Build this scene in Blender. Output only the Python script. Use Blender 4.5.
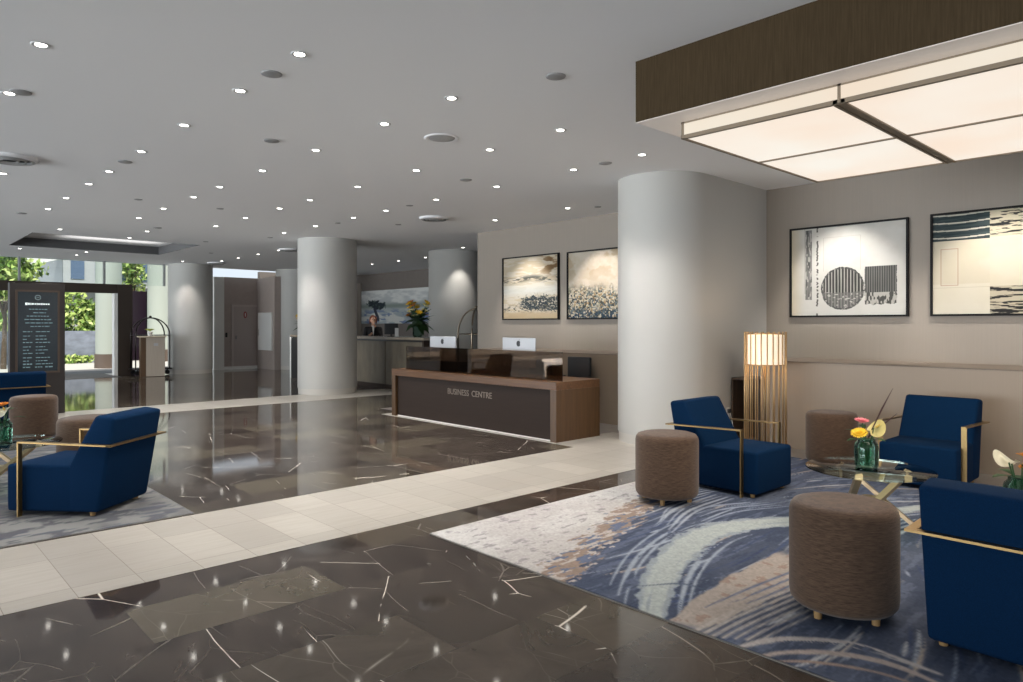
import bpy, bmesh, math, random
import numpy as np
from mathutils import Vector, Matrix, Quaternion
PI = math.pi
for o in list(bpy.data.objects):
    bpy.data.objects.remove(o, do_unlink=True)
scene = bpy.context.scene
COL = scene.collection
RND = random.Random(7)

# ------------------------------------------------------------------ camera
cam_d = bpy.data.cameras.new('camera')
cam = bpy.data.objects.new('camera', cam_d); COL.objects.link(cam)
cam.location = (0, 0, 1.45)
cam.rotation_euler = (PI/2, 0, math.radians(-43.04))
cam_d.sensor_width = 36; cam_d.lens = 698/1023*36
cam_d.shift_y = -16/1023; cam_d.clip_start = .05; cam_d.clip_end = 300
scene.camera = cam
# ------------------------------------------------------------------ exposure, sky, sun, daylight
vs = scene.view_settings
scene.display_settings.display_device = 'sRGB'
vs.view_transform = 'Standard'; vs.look = 'None'; vs.gamma = 1; vs.use_curve_mapping = False
vs.exposure = 0.17
scene.cycles.use_denoising = True
scene.cycles.max_bounces = 10; scene.cycles.transparent_max_bounces = 12
scene.cycles.sample_clamp_indirect = 6
W = bpy.data.worlds.new('sky'); scene.world = W; W.use_nodes = True
bg = W.node_tree.nodes['Background']; bg.inputs[0].default_value = (.80, .90, 1, 1); bg.inputs[1].default_value = 0.9
def lamp(kind, name, loc, energy, color=(1, 1, 1), target=None, **kw):
    d = bpy.data.lights.new(name, kind); d.energy = energy; d.color = color
    for k, v in kw.items(): setattr(d, k, v)
    o = bpy.data.objects.new(name, d); COL.objects.link(o); o.location = loc
    if target is not None:
        o.rotation_euler = (Vector(target) - Vector(loc)).to_track_quat('-Z', 'Y').to_euler()
    return o
lamp('SUN', 'sun', (0, 10, 30), 4.5, (1, .95, .86), (4.5, 30, 4), angle=.01)
lamp('AREA', 'daylight_left_windows', (-6.2, 10, 1.7), 60, (.90, .95, 1), (0, 9, 1.75), shape='RECTANGLE', size=20, size_y=3.0)
# added fill lamps, set low out of view and aimed up to brighten the ceiling
lamp('AREA', 'ceiling_fill_left', (-18, 15, .1), 5000, (.89, .955, 1), (5, 13, 3.3), shape='RECTANGLE', size=28, size_y=6.0)
lamp('AREA', 'ceiling_fill_rear', (1.0, -8.5, .15), 50, (.97, .985, 1), (2.5, 3, 3.2), shape='RECTANGLE', size=12, size_y=2.0)

# ------------------------------------------------------------------ helpers
def lin(r, g, b):
    f = lambda c: (c/255/12.92 if c <= 10.3 else ((c/255+.055)/1.055)**2.4)
    return (f(r), f(g), f(b), 1)
class NT:
    def __init__(s, name):
        s.m = bpy.data.materials.new(name); s.m.use_nodes = True
        s.n = s.m.node_tree.nodes; s.l = s.m.node_tree.links; s.b = s.n['Principled BSDF']
    def add(s, t, **kw):
        x = s.n.new(t)
        for k, v in kw.items(): setattr(x, k, v)
        return x
    def link(s, a, b): s.l.new(a, b)
    def coords(s, scale=(1, 1, 1), rot=(0, 0, 0), kind='Object', loc=(0, 0, 0)):
        t = s.add('ShaderNodeTexCoord'); m = s.add('ShaderNodeMapping')
        m.inputs['Scale'].default_value = scale; m.inputs['Rotation'].default_value = rot; m.inputs['Location'].default_value = loc
        s.link(t.outputs[kind], m.inputs[0]); return m.outputs[0]
    def noise(s, vec, scale=5, detail=3, rough=.55, dist=0):
        x = s.add('ShaderNodeTexNoise'); x.inputs['Scale'].default_value = scale; x.inputs['Detail'].default_value = detail
        x.inputs['Roughness'].default_value = rough; x.inputs['Distortion'].default_value = dist
        if vec: s.link(vec, x.inputs['Vector'])
        return x.outputs['Fac']
    def ramp(s, fac, stops):
        x = s.add('ShaderNodeValToRGB'); e = x.color_ramp.elements
        while len(e) < len(stops): e.new(.5)
        for i, (p, c) in enumerate(stops):
            e[i].position = p; e[i].color = c if len(c) == 4 else (*c, 1)
        s.link(fac, x.inputs[0]); return x.outputs[0]
    def mix(s, fac, a, b, blend='MIX'):
        x = s.add('ShaderNodeMix', data_type='RGBA', blend_type=blend)
        for i, v in ((0, fac), (6, a), (7, b)):
            if hasattr(v, 'is_linked'): s.link(v, x.inputs[i])
            else: x.inputs[i].default_value = v
        return x.outputs[2]
    def math(s, op, a, b=0.):
        x = s.add('ShaderNodeMath', operation=op)
        for i, v in ((0, a), (1, b)):
            if hasattr(v, 'is_linked'): s.link(v, x.inputs[i])
            else: x.inputs[i].default_value = v
        return x.outputs[0]
    def bump(s, h, strength=.2, dist=.01):
        x = s.add('ShaderNodeBump'); x.inputs['Strength'].default_value = strength; x.inputs['Distance'].default_value = dist
        s.link(h, x.inputs['Height']); s.link(x.outputs[0], s.b.inputs['Normal'])
MATS = {}
def mat(name, rgb, rough=.5, metal=0, spec=.5, var=.0, vscale=(8, 8, 8), emit=0, bump=0, trans=0, coat=0):
    if name in MATS: return MATS[name]
    t = NT(name); b = t.b; c = lin(*rgb)
    b.inputs['Roughness'].default_value = rough; b.inputs['Metallic'].default_value = metal
    b.inputs['Specular IOR Level'].default_value = spec; b.inputs['Transmission Weight'].default_value = trans
    b.inputs['Coat Weight'].default_value = coat
    b.inputs['Base Color'].default_value = c
    if var:
        n = t.noise(t.coords(vscale), 1, 4)
        lo = tuple(x*(1-var) for x in c[:3]); hi = tuple(min(1, x*(1+var)) for x in c[:3])
        t.link(t.ramp(n, [(.3, lo), (.7, hi)]), b.inputs['Base Color'])
        if bump: t.bump(n, bump, .004)
    if emit:
        b.inputs['Emission Color'].default_value = c; b.inputs['Emission Strength'].default_value = emit
    MATS[name] = t.m; return t.m
def attr_mat(name, rough=.9, bump=0, spec=.3):
    if name in MATS: return MATS[name]
    t = NT(name); a = t.add('ShaderNodeVertexColor', layer_name='pigment')
    t.link(a.outputs[0], t.b.inputs['Base Color']); t.b.inputs['Roughness'].default_value = rough
    t.b.inputs['Specular IOR Level'].default_value = spec
    if bump: t.bump(t.noise(t.coords((1, 1, 1)), 260, 2), bump, .003)
    MATS[name] = t.m; return t.m

def place(name, bm, m, parent=None, smooth=False, angle=None):
    me = bpy.data.meshes.new(name)
    bmesh.ops.recalc_face_normals(bm, faces=bm.faces)
    bm.to_mesh(me); bm.free()
    o = bpy.data.objects.new(name, me); COL.objects.link(o)
    if m: me.materials.append(m)
    if smooth or angle:
        for p in me.polygons: p.use_smooth = True
        if angle:
            me.set_sharp_from_angle(angle=math.radians(angle))
    if parent: o.parent = parent
    return o
def B(): return bmesh.new()
def box(bm, x0, x1, y0, y1, z0, z1, r=0, seg=2, M=None):
    vs = [bm.verts.new((x, y, z)) for x in (x0, x1) for y in (y0, y1) for z in (z0, z1)]
    fs = [bm.faces.new([vs[i] for i in f]) for f in ((0, 1, 3, 2), (4, 6, 7, 5), (0, 4, 5, 1), (2, 3, 7, 6), (0, 2, 6, 4), (1, 5, 7, 3))]
    if r:
        es = {e for f in fs for e in f.edges}
        res = bmesh.ops.bevel(bm, geom=list(es), offset=r, segments=seg, profile=.5, affect='EDGES')
        vs = list({v for f in res['faces'] for v in f.verts})
    if M is not None:
        bmesh.ops.transform(bm, matrix=M, verts=[v for v in vs if v.is_valid])
def prism(bm, poly, a, b, axis='x', r=0, seg=3):
    """extrude a 2-D outline from a to b along an axis"""
    def pt(u, v, t): return {'x': (t, u, v), 'y': (u, t, v), 'z': (u, v, t)}[axis]
    A = [bm.verts.new(pt(u, v, a)) for u, v in poly]; Bv = [bm.verts.new(pt(u, v, b)) for u, v in poly]
    fs = [bm.faces.new(A), bm.faces.new(Bv[::-1])]
    n = len(poly)
    for i in range(n): fs.append(bm.faces.new((A[i], Bv[i], Bv[(i+1) % n], A[(i+1) % n])))
    if r:
        es = {e for f in fs for e in f.edges}
        bmesh.ops.bevel(bm, geom=list(es), offset=r, segments=seg, profile=.5, affect='EDGES')
def lathe(bm, prof, cx=0, cy=0, n=32, cap=True, cz=0):
    rings = []
    for r, z in prof:
        rings.append([bm.verts.new((cx + r*math.cos(2*PI*i/n), cy + r*math.sin(2*PI*i/n), cz+z)) for i in range(n)])
    for a, b in zip(rings, rings[1:]):
        for i in range(n): bm.faces.new((a[i], a[(i+1) % n], b[(i+1) % n], b[i]))
    if cap:
        bm.faces.new(rings[0][::-1]); bm.faces.new(rings[-1])
def frame_at(t):
    t = t.normalized(); up = Vector((0, 0, 1)) if abs(t.z) < .95 else Vector((1, 0, 0))
    s = t.cross(up).normalized(); return s, s.cross(t).normalized()
def tube(bm, pts, rad, n=8, cap=True):
    pts = [Vector(p) for p in pts]; rings = []
    for i, p in enumerate(pts):
        t = (pts[min(i+1, len(pts)-1)] - pts[max(i-1, 0)])
        s, u = frame_at(t); r = rad[i] if isinstance(rad, (list, tuple)) else rad
        rings.append([bm.verts.new(p + (s*math.cos(2*PI*k/n) + u*math.sin(2*PI*k/n))*r) for k in range(n)])
    for a, b in zip(rings, rings[1:]):
        for k in range(n): bm.faces.new((a[k], a[(k+1) % n], b[(k+1) % n], b[k]))
    if cap: bm.faces.new(rings[0][::-1]); bm.faces.new(rings[-1])
def bar(bm, p, q, w, t, side=None):
    """flat bar from p to q, w wide along side, t thick"""
    p, q = Vector(p), Vector(q); d = (q-p).normalized()
    s = Vector(side).normalized() if side else frame_at(d)[0]
    s = (s - d*s.dot(d)).normalized(); u = d.cross(s)
    vs = [bm.verts.new(e + s*a*w/2 + u*b*t/2) for e in (p, q) for a, b in ((-1, -1), (1, -1), (1, 1), (-1, 1))]
    for f in ((0, 1, 2, 3), (7, 6, 5, 4), (0, 4, 5, 1), (1, 5, 6, 2), (2, 6, 7, 3), (3, 7, 4, 0)): bm.faces.new([vs[i] for i in f])
def ball(bm, c, r, n=10, sc=(1, 1, 1)):
    res = bmesh.ops.create_uvsphere(bm, u_segments=n*2, v_segments=n, radius=r)
    bmesh.ops.transform(bm, matrix=Matrix.Translation(c) @ Matrix.Diagonal((*sc, 1)), verts=res['verts'])
def thing(name, label, cat, loc=(0, 0, 0), rotz=0, group=None):
    o = bpy.data.objects.new(name, None); COL.objects.link(o)
    o.empty_display_size = .1
    o.location = loc; o.rotation_euler = (0, 0, rotz); return tag(o, label, cat, group)
def tag(o, label, cat, group=None, kind=None):
    o['label'] = label; o['category'] = cat
    if group: o['group'] = group
    if kind: o['kind'] = kind
    return o
def struct(name, bm, m, parent=None, label=None, cat=None, smooth=False, angle=None):
    o = place(name, bm, m, parent, smooth, angle)
    if not parent:
        o['kind'] = 'structure'
        if label: o['label'] = label
        if cat: o['category'] = cat
    return o
def dup(root, loc, rotz=None, label=None, group=None):
    r = root.copy(); COL.objects.link(r); r.location = loc
    if rotz is not None: r.rotation_euler = (0, 0, rotz)
    if label: r['label'] = label
    if group: r['group'] = group
    for ch in list(root.children):
        c = ch.copy(); COL.objects.link(c); c.parent = r
        for g in list(ch.children):
            d = g.copy(); COL.objects.link(d); d.parent = c
    return r
# value noise for painted patterns
def vnoise(x, y, seed=0):
    xi = np.floor(x).astype(np.int64); yi = np.floor(y).astype(np.int64); xf = x-xi; yf = y-yi
    def h(a, b):
        n = (a*374761393 + b*668265263 + seed*144665) & 0x7fffffff
        n = ((n ^ (n >> 13))*1274126177) & 0x7fffffff
        return ((n ^ (n >> 16)) & 0xffff)/65535.
    u = xf*xf*(3-2*xf); v = yf*yf*(3-2*yf)
    return (h(xi, yi)*(1-u)+h(xi+1, yi)*u)*(1-v) + (h(xi, yi+1)*(1-u)+h(xi+1, yi+1)*u)*v
def fbm(x, y, seed=0, oct=4):
    s = 0; a = .5
    for i in range(oct): s = s + a*vnoise(x*2**i, y*2**i, seed+i*17); a *= .5
    return s/(1-.5**oct)
def painted(name, xs, ys, rgb, m, place_pt, parent=None):
    """a fine grid whose vertices carry the pigment of a woven or painted surface"""
    ny, nx = rgb.shape[:2]
    X, Y = np.meshgrid(xs, ys)
    co = place_pt(X.ravel(), Y.ravel())
    me = bpy.data.meshes.new(name)
    idx = np.arange(nx*ny).reshape(ny, nx)
    f = np.stack([idx[:-1, :-1], idx[:-1, 1:], idx[1:, 1:], idx[1:, :-1]], -1).reshape(-1, 4)
    me.vertices.add(nx*ny); me.vertices.foreach_set('co', co.astype(np.float32).ravel())
    me.loops.add(f.size); me.loops.foreach_set('vertex_index', f.ravel().astype(np.int32))
    me.polygons.add(len(f)); me.polygons.foreach_set('loop_start', (np.arange(len(f))*4).astype(np.int32))
    me.update(calc_edges=True); me.validate()
    c = rgb/255.; c = np.where(c <= .04045, c/12.92, ((c+.055)/1.055)**2.4)
    at = me.color_attributes.new('pigment', 'FLOAT_COLOR', 'POINT')
    at.data.foreach_set('color', np.concatenate([c.reshape(-1, 3), np.ones((nx*ny, 1))], 1).astype(np.float32).ravel())
    me.materials.append(m)
    o = bpy.data.objects.new(name, me); COL.objects.link(o)
    if parent: o.parent = parent
    return o
def sstep(a, b, x): t = np.clip((x-a)/(b-a), 0, 1); return t*t*(3-2*t)
def over(img, mask, col):
    m = np.clip(mask, 0, 1)[..., None]; return img*(1-m) + np.array(col, float)*m
def textmesh(body, size, extrude):
    c = bpy.data.curves.new('lettering', 'FONT'); c.body = body; c.size = size; c.extrude = extrude; c.align_x = 'CENTER'
    o = bpy.data.objects.new('lettering', c); COL.objects.link(o)
    bpy.context.view_layer.update()
    me = bpy.data.meshes.new_from_object(o.evaluated_get(bpy.context.evaluated_depsgraph_get()))
    bpy.data.objects.remove(o, do_unlink=True); me.name = 'lettering'; return me

# ------------------------------------------------------------------ materials
def mk_marble():
    t = NT('dark_marble_floor'); v = t.coords()
    br = t.add('ShaderNodeTexBrick', offset=.5, squash=1)
    for k, x in (('Scale', 1), ('Mortar Size', .0015), ('Mortar Smooth', .1), ('Bias', 0), ('Brick Width', .98), ('Row Height', .49)): br.inputs[k].default_value = x
    br.inputs['Color1'].default_value = (0, 0, 0, 1); br.inputs['Color2'].default_value = (1, 1, 1, 1); br.inputs['Mortar'].default_value = (.5, .5, .5, 1)
    t.link(v, br.inputs['Vector'])
    tile = t.ramp(br.outputs['Color'], [(0, lin(34, 29, 27)), (.35, lin(48, 41, 38)), (.7, lin(64, 58, 51)), (1, lin(88, 82, 69))])
    # every tile is cut from its own place in the slab
    off = t.add('ShaderNodeVectorMath', operation='MULTIPLY_ADD'); t.link(br.outputs['Color'], off.inputs[0])
    off.inputs[1].default_value = (7, 5, 3); t.link(v, off.inputs[2]); vo = off.outputs[0]
    cl = t.noise(vo, 2.2, 7, .65, 1.2)
    tile = t.mix(t.ramp(cl, [(.35, (0, 0, 0)), (.75, (.55, .55, .55))]), tile, lin(96, 86, 78))
    def vein(scale, dist, w, seed, msc, lo, hi):
        n = t.add('ShaderNodeTexNoise'); n.inputs['Scale'].default_value = 1.6; n.inputs['Detail'].default_value = 1.5
        a = t.add('ShaderNodeVectorMath', operation='MULTIPLY_ADD'); t.link(vo, n.inputs['Vector'])
        t.link(n.outputs['Color'], a.inputs[0]); a.inputs[1].default_value = (dist,)*3; t.link(vo, a.inputs[2])
        vo2 = t.add('ShaderNodeTexVoronoi', feature='DISTANCE_TO_EDGE'); vo2.inputs['Scale'].default_value = scale
        mp = t.add('ShaderNodeMapping'); mp.inputs['Location'].default_value = (seed, seed*.7, seed*1.3); mp.inputs['Rotation'].default_value = (0, 0, seed)
        mp.inputs['Scale'].default_value = (1, .45, 1)
        t.link(a.outputs[0], mp.inputs[0]); t.link(mp.outputs[0], vo2.inputs['Vector'])
        line = t.ramp(vo2.outputs['Distance'], [(0, (1, 1, 1)), (w, (0, 0, 0))])
        mk = t.ramp(t.noise(mp.outputs[0], msc, 3), [(lo, (0, 0, 0)), (hi, (1, 1, 1))])
        return t.math('MULTIPLY', line, mk)
    v1 = vein(1.4, .045, .0036, 3.1, 2.6, .52, .57); v2 = vein(2.3, .12, .0055, 8.3, 2.4, .50, .62); v3 = vein(4.5, .3, .012, 5.2, 2.0, .48, .66)
    c = t.mix(t.math('MULTIPLY', v2, .55), tile, lin(190, 182, 172)); c = t.mix(t.math('MULTIPLY', v3, .34), c, lin(150, 140, 130))
    c = t.mix(v1, c, lin(232, 224, 212))
    c = t.mix(t.math('MULTIPLY', br.outputs['Fac'], .6), c, lin(48, 44, 42))
    t.link(c, t.b.inputs['Base Color'])
    t.b.inputs['Roughness'].default_value = .055; t.b.inputs['IOR'].default_value = 1.5
    return t.m
def mk_travertine():
    t = NT('cream_travertine'); v = t.coords(loc=(-.2, -.015, 0))
    br = t.add('ShaderNodeTexBrick', offset=0, squash=1)
    for k, x in (('Scale', 1), ('Mortar Size', .0022), ('Mortar Smooth', 0), ('Bias', 0), ('Brick Width', .325), ('Row Height', .635)): br.inputs[k].default_value = x
    br.inputs['Color1'].default_value = (0, 0, 0, 1); br.inputs['Color2'].default_value = (1, 1, 1, 1)
    t.link(v, br.inputs['Vector'])
    c = t.ramp(br.outputs['Color'], [(0, lin(156, 151, 144)), (1, lin(174, 169, 161))])
    n = t.noise(t.coords((1.1, 14, 1)), 2.2, 6, .6, .4)
    c = t.mix(t.ramp(n, [(.42, (0, 0, 0)), (.75, (.55, .55, .55))]), c, lin(146, 138, 127))
    c = t.mix(br.outputs['Fac'], c, lin(116, 106, 95))
    t.link(c, t.b.inputs['Base Color']); t.b.inputs['Roughness'].default_value = .3
    return t.m
def mk_wood(name, a, b, axis='z', rough=.35, sc=1):
    t = NT(name); s = {'x': (.6, 14, 14), 'y': (14, .6, 14), 'z': (14, 14, .6)}[axis]
    n = t.noise(t.coords(tuple(k*sc for k in s)), 2.2, 6, .6, .6)
    t.link(t.ramp(n, [(.3, lin(*a)), (.7, lin(*b))]), t.b.inputs['Base Color']); t.b.inputs['Roughness'].default_value = rough
    t.bump(n, .05, .002); return t.m
def mk_fabric(name, a, b, scale=(14, 14, 240), rough=.95, bump=.3, sheen=.2):
    t = NT(name); n = t.noise(t.coords(scale), 1, 4, .7)
    t.link(t.ramp(n, [(.32, lin(*a)), (.68, lin(*b))]), t.b.inputs['Base Color'])
    t.b.inputs['Roughness'].default_value = rough; t.b.inputs['Sheen Weight'].default_value = sheen; t.b.inputs['Specular IOR Level'].default_value = .08
    t.bump(n, bump, .003); return t.m
def mk_glass(name, tint, alpha, rough=.02, ior=1.45):
    """thin pane: part of the light passes straight through, tinted, the rest is mirrored"""
    t = NT(name); t.n.remove(t.b)
    tr = t.add('ShaderNodeBsdfTransparent'); tr.inputs[0].default_value = (*tint, 1)
    gl = t.add('ShaderNodeBsdfGlossy'); gl.inputs['Roughness'].default_value = rough
    fr = t.add('ShaderNodeFresnel'); fr.inputs[0].default_value = ior
    mx = t.add('ShaderNodeMixShader'); f = t.math('MULTIPLY', fr.outputs[0], alpha)
    t.link(f, mx.inputs[0]); t.link(tr.outputs[0], mx.inputs[1]); t.link(gl.outputs[0], mx.inputs[2])
    t.link(mx.outputs[0], t.n['Material Output'].inputs[0]); return t.m
M_marble = mk_marble(); M_trav = mk_travertine()
M_ceil = mat('ceiling_paint', (240, 240, 241), .9, spec=.2)
M_colp = mat('column_plaster', (188, 186, 181), .6, var=.012, vscale=(2, 2, 2))
M_wall = mat('taupe_wallcovering', (146, 136, 125), .6, var=.025, vscale=(90, 90, 1.5))
M_wain = mat('tan_panelling', (146, 131, 115), .5, var=.02, vscale=(60, 60, 1))
M_dkwall = mat('dark_taupe_wall', (112, 104, 98), .6, var=.05)
M_grey = mat('grey_stone_border', (122, 116, 110), .35, var=.12, vscale=(5, 5, 5))
M_black = mat('black_frame', (18, 16, 16), .6, spec=.2)
M_walnut = mk_wood('walnut', (80, 52, 29), (106, 72, 43), 'y')
M_walnutz = mk_wood('walnut_upright', (72, 49, 26), (92, 65, 37), 'z')
M_bronze = mat('bronze_panel', (54, 43, 37), .6, 0, spec=.2, var=.05, vscale=(3, 3, 40))
M_brass = mat('brushed_brass', (150, 124, 84), .4, 1, var=.08, vscale=(60, 60, 60))
M_brassl = mat('champagne_brass', (176, 152, 122), .4, .7)
M_navy = mk_fabric('navy_wool', (5, 29, 54), (8, 39, 70), (220, 220, 220), .95, .15, 0)
M_ott = mk_fabric('brown_slub_weave', (64, 49, 39), (98, 78, 63), (22, 22, 260))
M_oak = mat('pale_oak', (150, 118, 76), .5, var=.1)
M_green_glass = mk_glass('clear_table_glass', (.80, .90, .86), 1.0)
M_pane = mk_glass('window_glass', (.93, .96, .96), .8)
M_smoke = mk_glass('smoked_glass', (.42, .34, .27), .5)
M_alu = mat('silver_aluminium', (178, 179, 182), .4, .25)
M_dark = mat('dark_plastic', (24, 24, 26), .4)
M_white = mat('white_paint', (228, 226, 222), .5)

# ------------------------------------------------------------------ room shell
H = 3.27
bm = B(); box(bm, -7, 15, -6, 22.8, -.1, 0); struct('floor', bm, M_marble)
bm = B()
for x0, x1, y0, y1 in ((-7, 2.48, -6, 22.8), (5.67, 15, -6, 22.8), (2.48, 5.67, -6, 16.46), (2.48, 5.67, 19.45, 22.8)):
    box(bm, x0, x1, y0, y1, H, H+.12)
struct('ceiling', bm, M_ceil)
M_tray = mat('tray_side_shade', (88, 88, 89), .85)  # shade inside the recess is put into this dark grey
bm = B()
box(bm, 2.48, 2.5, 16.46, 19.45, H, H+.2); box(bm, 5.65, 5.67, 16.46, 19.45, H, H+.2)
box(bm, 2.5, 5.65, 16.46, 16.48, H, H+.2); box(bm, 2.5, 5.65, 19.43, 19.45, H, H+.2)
struct('trim_1', bm, M_tray, label='sides of the ceiling tray recess, their shade painted in as dark grey')
bm = B(); box(bm, 2.36, 5.79, 16.34, 19.57, H+.2, H+.28); struct('ceiling_tray', bm, M_ceil)
lamp('AREA', 'tray_fill', (4.4, 18, H+.03), 9, (1, .98, .95), (4.4, 18, 5), shape='RECTANGLE', size=2.0, size_y=1.6)  # added upward lamp without a fitting, lightens the tray ceiling
# cream stone bands laid in the dark floor
bm = B(); box(bm, -7, 7.45, 4.28, 5.55, -.02, .002); box(bm, 6.2, 7.45, 5.55, 5.98, -.02, .002); box(bm, 6.2, 6.42, 5.98, 9.75, -.02, .002)
struct('trim_2', bm, M_trav, label='cream stone band across the dark marble floor in front of the desk')
bm = B(); box(bm, -7, 12.5, 12.35, 13.6, -.02, .002); struct('trim_3', bm, M_trav, label='far cream stone band below the round columns')
bm = B(); box(bm, 7.45, 8.0, -5, 4.54, -.02, .003); box(bm, 8.0, 8.95, 4.12, 4.54, -.02, .003); box(bm, 7.45, 8.0, 5.69, 10.4, -.02, .003); struct('trim_4', bm, M_grey, label='grey stone strip along the wall')
bm = B(); box(bm, 6.6, 7.45, 5.98, 10.4, -.02, .003); struct('trim_5', bm, mat('mauve_grey_stone', (104, 96, 94), .3, var=.1), label='grey floor behind the desk')
# right wall and its deep panelled ledge
bm = B(); box(bm, 8.95, 9.25, -5, 10.57, 0, H); struct('wall_right', bm, M_wall)
bm = B(); box(bm, 8.0, 8.95, -5, 4.12, 0, 1.015); box(bm, 8.0, 8.95, 5.69, 9.62, 0, 1.015)
ledge = struct('trim_6', bm, M_wain, label='tan panelled ledge along the foot of the wall')
bm = B(); box(bm, 7.992, 8.95, -5, 4.12, 1.015, 1.022); box(bm, 7.992, 8.95, 5.69, 9.62, 1.015, 1.022); struct('trim_7', bm, mat('ledge_cap', (112, 100, 88), .6), label='thin cap on the panelled ledge')
bm = B(); box(bm, 8.4, 8.44, 4.15, 4.52, 0, .79); box(bm, 8.0, 8.4, 4.15, 4.17, 0, .79); box(bm, 8.0, 8.4, 4.50, 4.52, 0, .79); box(bm, 8.0, 8.4, 4.17, 4.50, .765, .79)
struct('trim_8', bm, mk_wood('niche_timber', (60, 46, 36), (84, 66, 52)), label='dark timber niche in the corner beside the floor lamp')
# round columns
def column(x, y, r=.62, wing=None):
    bm = B(); lathe(bm, [(r, .12), (r, H)], x, y, 72)
    if wing: box(bm, x, wing, y-r, y+r, .12, H)
    o = struct('column', bm, M_colp, smooth=True, angle=40)
    bm = B(); lathe(bm, [(r-.012, 0), (r-.012, .115), (r-.012, .12)], x, y, 72)
    if wing: box(bm, x, wing, y-r+.012, y+r-.012, 0, .12)
    struct('plinth', bm, mat('plinth_plaster', (196, 191, 183), .4), parent=o, smooth=True, angle=40)
    return o
column(7.42, 5.12, .58, wing=8.97)['label'] = 'large white round column in front of the art wall'
column(7.37, 13.7)['label'] = 'round column standing in the middle of the lobby'
column(7.33, 22.1)['label'] = 'round column beside the entrance'
column(10.82, 13.7)['label'] = 'round column right of the reception counter'
column(10.6, 21.9)['label'] = 'far round column beside the service door'

# back walls
bm = B(); box(bm, 13.4, 13.7, 6, 27, 0, H); struct('wall_back', bm, M_dkwall)
bm = B(); box(bm, 13.34, 13.4, 22.35, 24, 0, H-.3); struct('trim_10', bm, M_wall, label='pale pilaster at the end of the reception wall')
bm = B(); box(bm, 8.62, 9.79, 23.06, 23.3, 0, 3.02); box(bm, 9.79, 10.0, 21.7, 23.3, 0, 3.02)
struct('wall_left', bm, mat('brown_grey_wall', (172, 158, 150), .6, var=.04))
bm = B(); box(bm, 10.0, 13.4, 23.3, 23.5, 0, 3.27); struct('wall_far', bm, M_dkwall)
bm = B(); box(bm, 8.3, 8.62, 22.85, 23.3, 0, 3.0); struct('trim_11', bm, M_white, label='white jamb beside the dark service wall')
bm = B(); box(bm, 8.2, 10.0, 23.02, 23.06, 0, .09); struct('baseboard_left', bm, M_white)
# service door with its sign
d = B(); box(d, 9.0, 9.76, 23.035, 23.06, .02, 2.06); door = struct('door_1', d, mat('dark_door_paint', (176, 163, 157), .5))
fr = B(); box(fr, 8.93, 9.0, 23.03, 23.06, 0, 2.12); box(fr, 9.0, 9.78, 23.03, 23.06, 2.06, 2.12); struct('door_frame', fr, mat('door_frame_paint', (188, 176, 170), .5), parent=door)
hd = B(); box(hd, 9.06, 9.09, 22.99, 23.035, .98, 1.1, .006); struct('handle', hd, mat('satin_steel', (150, 148, 145), .3, 1), parent=door)
sg = B(); lathe(sg, [(.055, 0), (.055, .012)], 0, 0, 20)
bmesh.ops.transform(sg, matrix=Matrix.Translation((9.38, 23.035, 1.79)) @ Matrix.Rotation(PI/2, 4, 'X') @ Matrix.Diagonal((1, 2.0, 1, 1)), verts=sg.verts)
s1 = place('door_sign', sg, mat('sign_red', (150, 40, 42), .5)); tag(s1, 'small red fire sign with white bar on the dark service door', 'sign')
sb = B(); box(sb, 9.362, 9.398, 23.018, 23.023, 1.73, 1.85); place('symbol', sb, M_white, s1)
bm = B(); box(bm, 9.05, 9.12, 23.04, 23.062, 1.05, 1.2, .008); x = place('wall_switch', bm, M_dark)
x.location = (-.32, 0, 0); tag(x, 'dark wall button left of the service door', 'switch')
bm = B(); box(bm, 9.735, 9.79, 21.82, 22.85, .62, 1.86, .008); cab = place('wall_cabinet', bm, M_white); tag(cab, 'white flat wall cabinet on the dark wall right of the service door', 'cabinet')
bm = B(); box(bm, 9.727, 9.735, 22.78, 22.8, 1.1, 1.3); place('handle', bm, M_grey, cab)

# entrance facade
M_brz = mat('dark_bronze_metal', (60, 50, 43), .4, .2)
FY = 22.5
bm = B(); box(bm, -3, 5.78, FY-.1, FY+.1, 2.36, 2.62); struct('trim_12', bm, M_brz, label='dark bronze header beam over the entrance doors')
bm = B(); box(bm, 5.42, 5.80, FY-.14, FY+.14, 0, 2.62); struct('trim_13', bm, M_brz, label='dark post at the right of the entrance')
bm = B(); box(bm, 5.33, 5.42, FY-.12, FY+.12, 0, 2.36); struct('trim_14', bm, M_white, label='pale door jamb of the entrance')
for i, (a, b) in enumerate(((-3, -1), (-1, 1), (1, 3.1), (3.1, 5.1), (5.1, 6.7))):
    bm = B(); box(bm, a, b, FY-.012, FY+.012, 2.62, H); w = struct('window_%d' % (i+1), bm, M_pane)
    bm = B(); box(bm, b-.025, b+.025, FY-.05, FY+.05, 2.62, H); struct('window_frame', bm, mat('grey_mullion', (150, 152, 152), .4), parent=w)
for i, (a, b) in enumerate(((-3, -1), (-1, 1), (1, 2.9))):
    bm = B(); box(bm, a, b, FY-.012, FY+.012, 0, 2.36); w = struct('window_%d' % (i+6), bm, M_pane)
    bm = B(); box(bm, b-.04, b+.04, FY-.06, FY+.06, 0, 2.36); struct('window_frame', bm, M_brz, parent=w)
bm = B(); box(bm, 2.95, 5.33, FY-.9, FY+1.4, -.01, .004); struct('trim_15', bm, mat('door_mat', (92, 90, 88), .9), label='grey entrance mat')

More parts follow.
